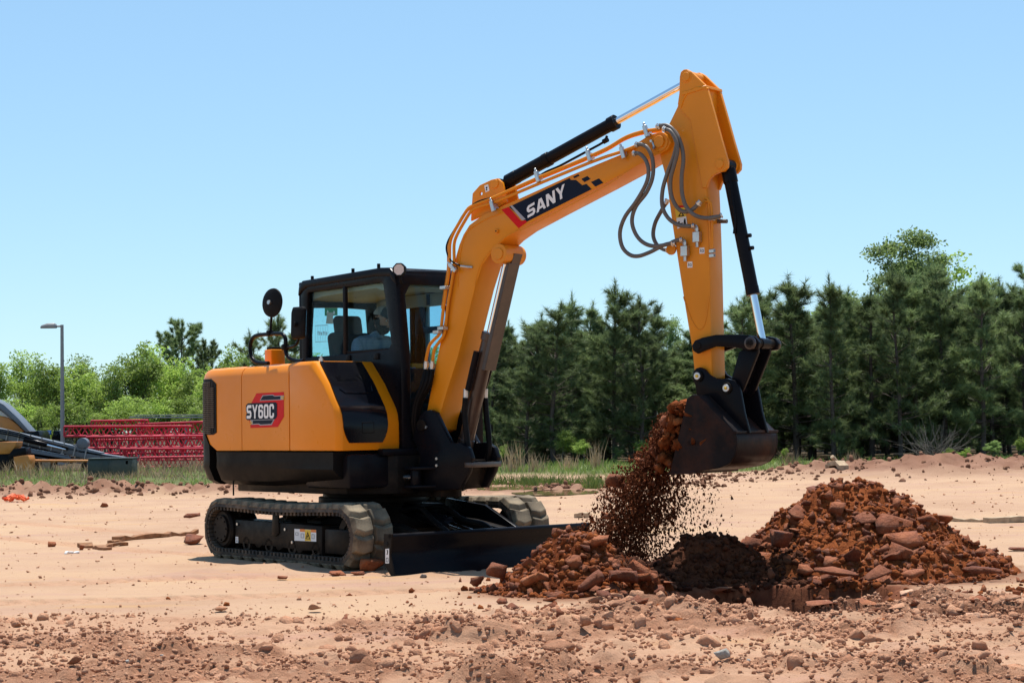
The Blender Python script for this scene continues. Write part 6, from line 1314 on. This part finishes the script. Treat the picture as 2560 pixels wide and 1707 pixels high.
# bare grey brush in the pines
segs = []
for k in range(90):
    p = np.array([r.normal(0, .2), r.normal(0, .15), 0]); d = np.array([r.normal(0, .7), r.normal(0, .5), r.uniform(.5, 1.2)]); d /= np.linalg.norm(d)
    for s_ in range(3): q = p + d * r.uniform(.25, .5); segs.append((p, q, .012 - .003 * s_, .009 - .003 * s_)); p = q; d = d + r.normal(0, .3, 3); d /= np.linalg.norm(d)
V, Fq = tubes(segs, 4); bm_ = np_mesh('bare_brush', V, Fq, True); P = at_depth(2335, 1000, 54.5); o = add('bare_brush', bm_, 'grey_bark'); o.location = (P.x, 54.5, 0); tag(o, 'bare grey brush pile before the pines behind the tall heap', 'brush')
# ---- grass (nobody could count it)
def blades(name, X, Y, Hh, mat, seed, w=.018, lean=.35):
    r = np.random.default_rng(seed); n = len(X); z = ground_fields(X, Y)[0]; b = np.column_stack([X, Y, z - .02]); a = r.uniform(0, 6.28, n); side = np.column_stack([np.cos(a), np.sin(a), np.zeros(n)]) * w * .5
    d = np.column_stack([r.normal(0, lean, n), r.normal(0, lean, n), np.ones(n)]) * Hh[:, None]; mid = b + d * .55; tip = b + d * np.array([1.5, 1.5, 1.0])
    V = np.stack([b - side, b + side, mid + side * .7, mid - side * .7, tip], 1).reshape(-1, 3); k = np.arange(n)[:, None] * 5
    Fc = np.concatenate([k + np.array([0, 1, 2]), k + np.array([0, 2, 3]), k + np.array([3, 2, 4])]); return tag(add(name, np_mesh(name, V, Fc), mat), kind='stuff')
n = 34000; X = r.uniform(-17, 17.5, n); Y = r.uniform(40, 58, n); g = ground_fields(X, Y); dens = sstep(.35, .65, fbm(X * .45, Y * .45, 3, 801)); keep = r.random(n) < g[3] * (.18 + .82 * dens); X, Y = X[keep], Y[keep]
blades('field_grass', X, Y, r.uniform(.06, .24, len(X)) * np.where((X < -4) & (Y < 51), .55, 1), 'grass', 41, .022)
n = 9000; X = r.uniform(-17, -3.5, n); Y = r.uniform(43, 60, n); keep = r.random(n) < sstep(.42, .6, fbm(X * .5, Y * .3, 3, 811)); X, Y = X[keep], Y[keep]
blades('dry_grass', X, Y, r.uniform(.15, .5, len(X)) * np.where(Y < 51, .5, 1), 'dry_grass', 42, .02, .3)
C = np.array([(-1.3, 38.8), (-.6, 39.2), (.1, 39.2), (.8, 39.0), (1.3, 38.6), (1.9, 38.8), (-2.2, 39.4), (2.6, 39.2), (1.52, 36.2), (-1.9, 38.3), (.4, 38.4)]); kk = r.integers(0, len(C), 3200); X = C[kk, 0] + r.normal(0, .28, 3200); Y = C[kk, 1] + r.normal(0, .35, 3200); keep = kk != 8; X[~keep] = C[8, 0] + r.normal(0, .10, (~keep).sum())
blades('puddle_grass', X, Y, r.uniform(.08, .30, len(X)), 'grass', 43, .016, .25)
for k, (px, py, D, hh) in enumerate([(1285, 1180, 48, .9), (1337, 1185, 47, .6), (1490, 1182, 50, .9), (1975, 1165, 48, .6), (1425, 1180, 49, .5), (2130, 1160, 49, .5)]):
    P = at_depth(px, py, D); m = 70; rr = np.random.default_rng(900 + k); X = P.x + rr.normal(0, .12, m); Y = D + rr.normal(0, .12, m)
    o = blades('sedge_clump', X, Y, rr.uniform(.4, 1.0, m) * hh, 'dry_grass', 950 + k, .02, .16); del o['kind']; tag(o, ['tall tawny sedge clump right of the swing bracket', 'short tawny sedge clump between two puddles', 'tall tawny sedge clump left of the falling soil', 'pale sedge clump just right of the bucket', 'thin reddish sedge clump in the mid grass', 'small sedge clump behind the tall heap'][k], 'grass clump')
# ================================================================== parked equipment on the left
MAT['red_steel'] = flat('red_lattice_paint', (0.52, 0.02, 0.04), 0.4, 0, 0.15, 3)
MAT['galv'] = flat('galvanised_pole', (0.30, 0.29, 0.28), 0.5, 0.4, 0.12, 3)
MAT['grey_steel'] = flat('blue_grey_steel', (0.13, 0.147, 0.17), 0.45, 0.2, 0.15, 2)
MAT['dark_green'] = flat('dark_green_cabinet', (0.018, 0.032, 0.028), 0.5, 0, 0.25, 2, DUST, 0.2)
MAT['cream'] = flat('cream_panel', (0.62, 0.58, 0.56), 0.5, 0, 0.08, 2)
MAT['orange_metal'] = flat('orange_metal', (0.55, 0.20, 0.03), 0.5, 0, 0.15, 3, DUST, 0.3)
MAT['blue_sign'] = flat('blue_sign', (0.03, 0.16, 0.55), 0.4, 0, 0.05, 3)
MAT['timber'] = flat('weathered_timber', (0.40, 0.29, 0.18), 0.9, 0, 0.3, 14, DUST, 0.4, 0, 0.5)
MAT['wet_timber'] = flat('brown_broken_timber', (0.24, 0.105, 0.04), 0.9, 0, 0.35, 14, DUST, 0.3, 0, 0.5)
MAT['net'] = flat('orange_safety_net', (0.75, 0.12, 0.03), 0.7, 0, 0.15, 10)
def lamp_post(px, top, D, label, arm=.75, s=1.0):
    P = at_depth(px, top, D); o = empty('lamp_post', (P.x, D, 0)); tag(o, label, 'lamp post', 'lamp posts')
    mb = MB(); mb.tube([(0, 0, -.1), (0, 0, P.z)], [.085 * s, .06 * s], 10); mb.box((0, 0, .15), (.3, .3, .3)); mb.build('pole', 'galv', o, 0)
    mb = MB(); mb.tube([(.03, 0, P.z - .05), (-.22 * s, 0, P.z - .05)], .035, 8); mb.build('arm', 'galv', o, 0)
    mb = MB(); mb.loft([[Vector((x * s, y * w, P.z - .12 + z * h)) for y, z in ((-.13, 0), (.13, 0), (.13, .6), (.08, 1), (-.08, 1), (-.13, .6))] for x, w, h in ((-.20, .5, .14), (-.28, 1, .19), (-.55, 1, .18), (-.76, .75, .11), (-.80, .5, .07))]); mb.build('lamp_head', 'galv', o, .01)
lamp_post(155, 812, 70, 'tall grey lamp post standing at far left before the trees')
lamp_post(459, 947, 92, 'small distant lamp post behind the red lattice', s=.8)
def lattice(px0, px1, ytop, ybot, D, label, depth=.7, panels=9, rz=0.0, slope=0.0):
    A = at_depth(px0, ybot, D); Bp = at_depth(px1, ybot, D); T = at_depth(px0, ytop, D); h = T.z - A.z; L_ = Bp.x - A.x; z0 = max(.05, A.z)
    o = empty('lattice_section', (A.x, D, z0), rz); o.rotation_euler = (0, slope, rz); tag(o, label, 'crane section', 'stacked red crane sections')
    for y in (0, depth):
        for z in (0, h): mb = MB(); mb.cyl((0, y, z), (L_, y, z), .035, 8); mb.build('chord', 'red_steel', o, 0)
    mb = MB(); n = panels
    for y in (0, depth):
        for k in range(n): x0, x1 = L_ * k / n, L_ * (k + 1) / n; mb.cyl((x0, y, 0), ((x0 + x1) / 2, y, h), .02, 5); mb.cyl(((x0 + x1) / 2, y, h), (x1, y, 0), .02, 5)
        for k in (0, n): mb.cyl((L_ * k / n, y, 0), (L_ * k / n, y, h), .03, 6)
    for z in (0, h):
        for k in range(n): x0, x1 = L_ * k / n, L_ * (k + 1) / n; mb.cyl((x0, 0, z), (x1, depth, z), .016, 5); mb.cyl((x1, 0, z), (x1, depth, z), .016, 5)
    tag(mb.build('lattice_bracing', 'red_steel', o, 0), kind='stuff')
for a in [(160, 470, 1066, 1090, 62, 'upper red lattice crane section nearest the lamp post', .7, 10, 0, .012), (228, 362, 1052, 1068, 63.5, 'short red lattice section lying topmost on the stack', .6, 5, 0, 0), (345, 540, 1060, 1090, 64, 'red lattice section at the top right of the stack', .7, 8, 0, -.02), (215, 560, 1092, 1120, 61.5, 'red lattice section in the middle of the stack', .7, 13, 0, .006),
          (300, 580, 1122, 1150, 61, 'lower red lattice section half hidden by dry grass', .7, 12, 0, .01), (350, 600, 1148, 1172, 60.5, 'lowest red lattice section lying in the grass', .7, 12, 0, .0), (240, 560, 1100, 1135, 64.5, 'red lattice section lying behind the middle of the stack', .8, 9, .02, 0)]: lattice(*a)
P = at_depth(282, 1178, 50); o = empty('utility_box', (P.x, 50, 0)); tag(o, 'dark green utility cabinet standing in the grass before red lattice', 'cabinet')
mb = MB(); mb.box((0, 0, .24), (1.16, .8, .48)); mb.build('cabinet_body', 'dark_green', o, .02); mb = MB(); mb.box((0, 0, .50), (1.22, .86, .035)); mb.build('lid', 'dark_green', o, .008); mb = MB(); mb.box((.46, -.404, .40), (.06, .012, .10)); mb.build('label_plate', 'galv', o, 0)
for x in (-.33, .33): mb = MB(); mb.box((x * .88, -.403, .25), (.52, .014, .40)); mb.build('cabinet_door', 'dark_green', o, .006)
# long grey boom lying towards the lattice
D = 59; o = empty('grey_boom', (0, 0, 0)); tag(o, 'long blue-grey steel boom sloping down to the green cabinet', 'crane boom')
def beam(name, p, q, w, dpt, mat, par):
    a, b = at_depth(*p, D), at_depth(*q, D); mb = MB(); d = (b - a).normalized(); u = Vector((-d.z, 0, d.x)); mb.loft([[c + u * s * w / 2 + Vector((0, t * dpt / 2, 0)) for s, t in ((-1, -1), (1, -1), (1, 1), (-1, 1))] for c in (a, b)]); return mb.build(name, mat, par, .01)
for p, q, w in [((-60, 1068), (255, 1142), .30), ((-60, 1105), (180, 1150), .22), ((60, 1132), (230, 1158), .10), ((200, 1128), (312, 1144), .06), ((130, 1112), (320, 1150), .08)]: beam('boom_section', p, q, w, .5, 'grey_steel', o)
mb = MB(); c = at_depth(205, 1108, D - .3); mb.cyl(c, c + Vector((0, .35, 0)), .17, 24); mb.build('sheave', 'grey_steel', o, .01); beam('sheave_arm', (165, 1122), (212, 1110), .12, .3, 'grey_steel', o)
for k in range(9):
    c = at_depth(-10 + k * 28, 1080 + k * 6.6, D - .27); mb = MB(); mb.box(c, (.04, .03, .34), Matrix.Rotation(R(13), 3, 'Y')); mb.build('stiffener', 'galv', o, 0)
a, b = at_depth(60, 1098, D - .3), at_depth(165, 1123, D - .3); mb = MB(); mb.cyl(a, a.lerp(b, .55), .075, 14); mb.build('hydraulic_ram', 'black_paint', o, .005); mb = MB(); mb.cyl(a.lerp(b, .55), b, .035, 10); mb.build('ram_rod', 'chrome', o, 0)
for k in range(3): mb = MB(); mb.tube(catmull([at_depth(-40, 1066 + 5 * k, D - .3), at_depth(40, 1080 + 5 * k, D - .32), at_depth(110, 1102 + 4 * k, D - .3), at_depth(170, 1118 + 3 * k, D - .32)], 5), .018, 6); mb.build('boom_hose', 'black_hose', o, 0)
for px in (20, 120, 240): a = at_depth(px, 1150, D); mb = MB(); mb.box((a.x, D, .2), (.25, .5, .42)); mb.build('cribbing', 'timber', o, .01)
# curved housing at the left edge
D = 62; o = empty('parked_machine', (0, 0, 0)); tag(o, 'curved white and orange machine boom cut off by the left edge', 'machine')
def poly_at(name, pts, d0, d1, mat, par):
    mb = MB(); base = [at_depth(x, y, D) for x, y in pts]; mb.loft([[p + Vector((0, dd, 0)) for p in base] for dd in (d0, d1)]); return mb.build(name, mat, par, .01)
poly_at('curved_edge', [(-80, 985), (-30, 990), (10, 1012), (45, 1045), (74, 1078), (64, 1080), (36, 1052), (2, 1024), (-40, 1004), (-80, 1000)], 0, .9, 'grey_steel', o)
poly_at('orange_panel', [(-80, 1040), (0, 1040), (18, 1044), (40, 1060), (58, 1079), (-80, 1079)], .1, .8, 'orange_metal', o)
poly_at('white_panel', [(-80, 1003), (-38, 1006), (0, 1026), (30, 1050), (18, 1043), (0, 1039), (-80, 1039)], .1, .8, 'cream', o)
poly_at('lower_panel', [(-80, 1082), (40, 1082), (46, 1092), (-80, 1100)], .1, .8, 'cream', o)
poly_at('chassis', [(-80, 1101), (20, 1100), (20, 1165), (-80, 1165)], .15, .75, 'frame', o)
D = 56; o = empty('skid_attachment', (0, 0, 0)); tag(o, 'yellow and black machine front with yellow bucket at lower left', 'machine')
poly_at('yellow_cowl', [(-40, 1108), (5, 1104), (40, 1104), (38, 1116), (24, 1134), (-40, 1136)], 0, .8, 'orange_metal', o)
poly_at('black_body', [(-40, 1138), (24, 1136), (30, 1150), (36, 1178), (-40, 1178)], .05, .8, 'black_paint', o)
poly_at('linkage', [(22, 1138), (36, 1122), (50, 1120), (66, 1118), (68, 1136), (50, 1146), (40, 1150), (26, 1156)], -.1, .5, 'black_paint', o)
poly_at('yellow_bucket', [(38, 1142), (62, 1138), (75, 1138), (78, 1150), (74, 1176), (42, 1178)], -.2, .5, 'orange_metal', o)
D = 57; o = empty('orange_pole', (0, 0, 0)); tag(o, 'long orange pole lying level behind the lamp post foot', 'pole'); a, b = at_depth(76, 1151, D), at_depth(226, 1152, D); mb = MB(); mb.cyl(a, b, .04, 10); mb.build('pole', 'orange_metal', o, 0)
for px in (90, 210): q = at_depth(px, 1152, D); mb = MB(); mb.box((q.x, D, q.z / 2 - .02), (.12, .3, q.z - .04)); mb.build('trestle', 'frame', o, 0)
D = 70
for px0, px1, lab in ((50, 100, 'dark parked pickup cab seen above the grey boom'), (128, 152, 'dark parked vehicle roof just left of the lamp post')):
    o = empty('parked_vehicle', (0, 0, 0)); tag(o, lab, 'vehicle'); poly_at('vehicle_body', [(px0 - 6, 1100), (px1 + 6, 1102), (px1 + 6, 1140), (px0 - 6, 1140)], 0, 1.7, 'black_paint', o); poly_at('vehicle_cab', [(px0 + 4, 1076), (px1 - 6, 1077), (px1, 1100), (px0, 1099)], .1, 1.6, 'black_paint', o); poly_at('side_window', [(px0 + 8, 1080), (px1 - 9, 1081), (px1 - 5, 1092), (px0 + 6, 1092)], .085, .1, 'glass_front', o)
    for px in (px0 + 4, px1 - 4): q = at_depth(px, 1140, D); mb = MB(); mb.cyl((q.x, D - .05, .3), (q.x, D + .2, .3), .3, 20); mb.build('wheel', 'black_plastic', o, .02)
D = 78; o = empty('steel_fence', (0, 0, 0)); tag(o, 'black picket fence in front of the leafy trees', 'fence'); x0, x1 = at_depth(95, 1080, D).x, at_depth(330, 1080, D).x
for z in (.35, 1.45): mb = MB(); mb.box(((x0 + x1) / 2, D, z), (x1 - x0, .04, .05)); mb.build('rail', 'black_paint', o, 0)
for k in range(28): mb = MB(); x = x0 + (x1 - x0) * k / 27; mb.box((x, D - .001, .8), (.03 if k % 7 else .07, .05, 1.6)); mb.build('picket', 'black_paint', o, 0)
D = 72; o = empty('round_sign', (0, 0, 0)); tag(o, 'small blue sign on a post behind the grey boom', 'sign'); c = at_depth(123, 1081, D); mb = MB(); mb.box((c.x, D, c.z), (.16, .02, .16)); mb.build('sign_plate', 'blue_sign', o, .02); mb = MB(); mb.box((c.x, D - .012, c.z), (.04, .004, .09)); mb.build('sign_mark', 'white', o, 0); mb = MB(); mb.cyl((c.x, D + .03, 0), (c.x, D + .03, c.z), .02, 8); mb.build('post', 'galv', o, 0)
D = 74; o = empty('steel_gangway', (0, 0, 0)); tag(o, 'long grey steel gantry resting above the red lattice', 'gantry')
for p, q, w in [((328, 1043), (560, 1043), .06), ((340, 1038), (560, 1037), .035)]: beam('girder', p, q, w, .7, 'galv', o)
for px in (360, 480): beam('gantry_leg', (px, 1046), (px - 16, 1062), .05, .1, 'galv', o); a = at_depth(px - 16, 1060, D); mb = MB(); mb.cyl((a.x, D, 0), (a.x, D, a.z), .05, 8); mb.build('gantry_post', 'galv', o, 0)
# ================================================================== boards and scraps on the ground
def board(px0, py0, px1, py1, w, th, label, mat, name='board', kinks=0):
    a, b = on_ground(px0, py0), on_ground(px1, py1); n = 7; rr = np.random.default_rng(int(px0)); rows = []; d = (b - a).normalized(); s = Vector((-d.y, d.x, 0))
    for k in range(n):
        c = a.lerp(b, k / (n - 1)); j = rr.normal(0, .012, 3) * (1 + kinks); ww = w * (1 + kinks * .3 * rr.normal()); z = ground_z(c.x, c.y)
        rows.append([c + s * t * ww / 2 + Vector((0, 0, z + h + j[2] * .5)) + s * j[0] for t, h in ((-1, .0), (1, .0), (1, th), (-1, th))])
    mb = MB(); mb.loft(rows); return tag(mb.build(name, mat, None, .004, 1, smooth=False), label, 'board')
board(290, 1350, 400, 1340, .10, .055, 'long brown broken board lying left of the machine', 'wet_timber', kinks=1); board(395, 1341, 492, 1333, .08, .05, 'second brown board reaching behind the near track', 'wet_timber', kinks=1)
board(219, 1364, 270, 1370, .09, .045, 'short split brown board left of the long one', 'wet_timber', kinks=1); board(262, 1367, 312, 1360, .06, .035, 'brown splinter crossing the short split board', 'wet_timber', kinks=1); board(276, 1356, 298, 1357, .08, .04, 'small brown block above the split board', 'wet_timber')
board(160, 1388, 201, 1384, .03, .02, 'thin white strip lying on the smooth sand', 'white', 'strip'); board(2356, 1297, 2470, 1299, .08, .04, 'grey weathered plank lying right of the heap', 'timber', kinks=.5); board(2465, 1300, 2580, 1296, .14, .07, 'pale squared timber at the right edge', 'timber'); board(2074, 1192, 2112, 1193, .25, .10, 'pale board lying below the stake on the berm', 'timber')
board(1440, 1298, 1470, 1299, .09, .06, 'short weathered board on the sand beyond the blade', 'timber')
a = at_depth(2112, 1178, 41.5); b = at_depth(2080, 1141, 41.2); mb = MB(); mb.cyl(a, b, .045, 8, .05); tag(mb.build('wooden_stake', 'timber', None, .004), 'leaning wooden stake stuck in the dirt berm', 'stake')
segs = MB(); rr = np.random.default_rng(77); g0 = on_ground(14, 1252); g1 = on_ground(56, 1252)
for k in range(5): segs.tube([Vector((g0.x + (g1.x - g0.x) * t, g0.y + k * .12 - .2 + rr.normal(0, .05), ground_z(g0.x, g0.y) + .03 + rr.random() * .10)) for t in np.linspace(0, 1, 8)], .03, 5)
tag(segs.build('safety_net', 'net', None, 0), 'crumpled orange safety netting at the far left edge', 'netting')
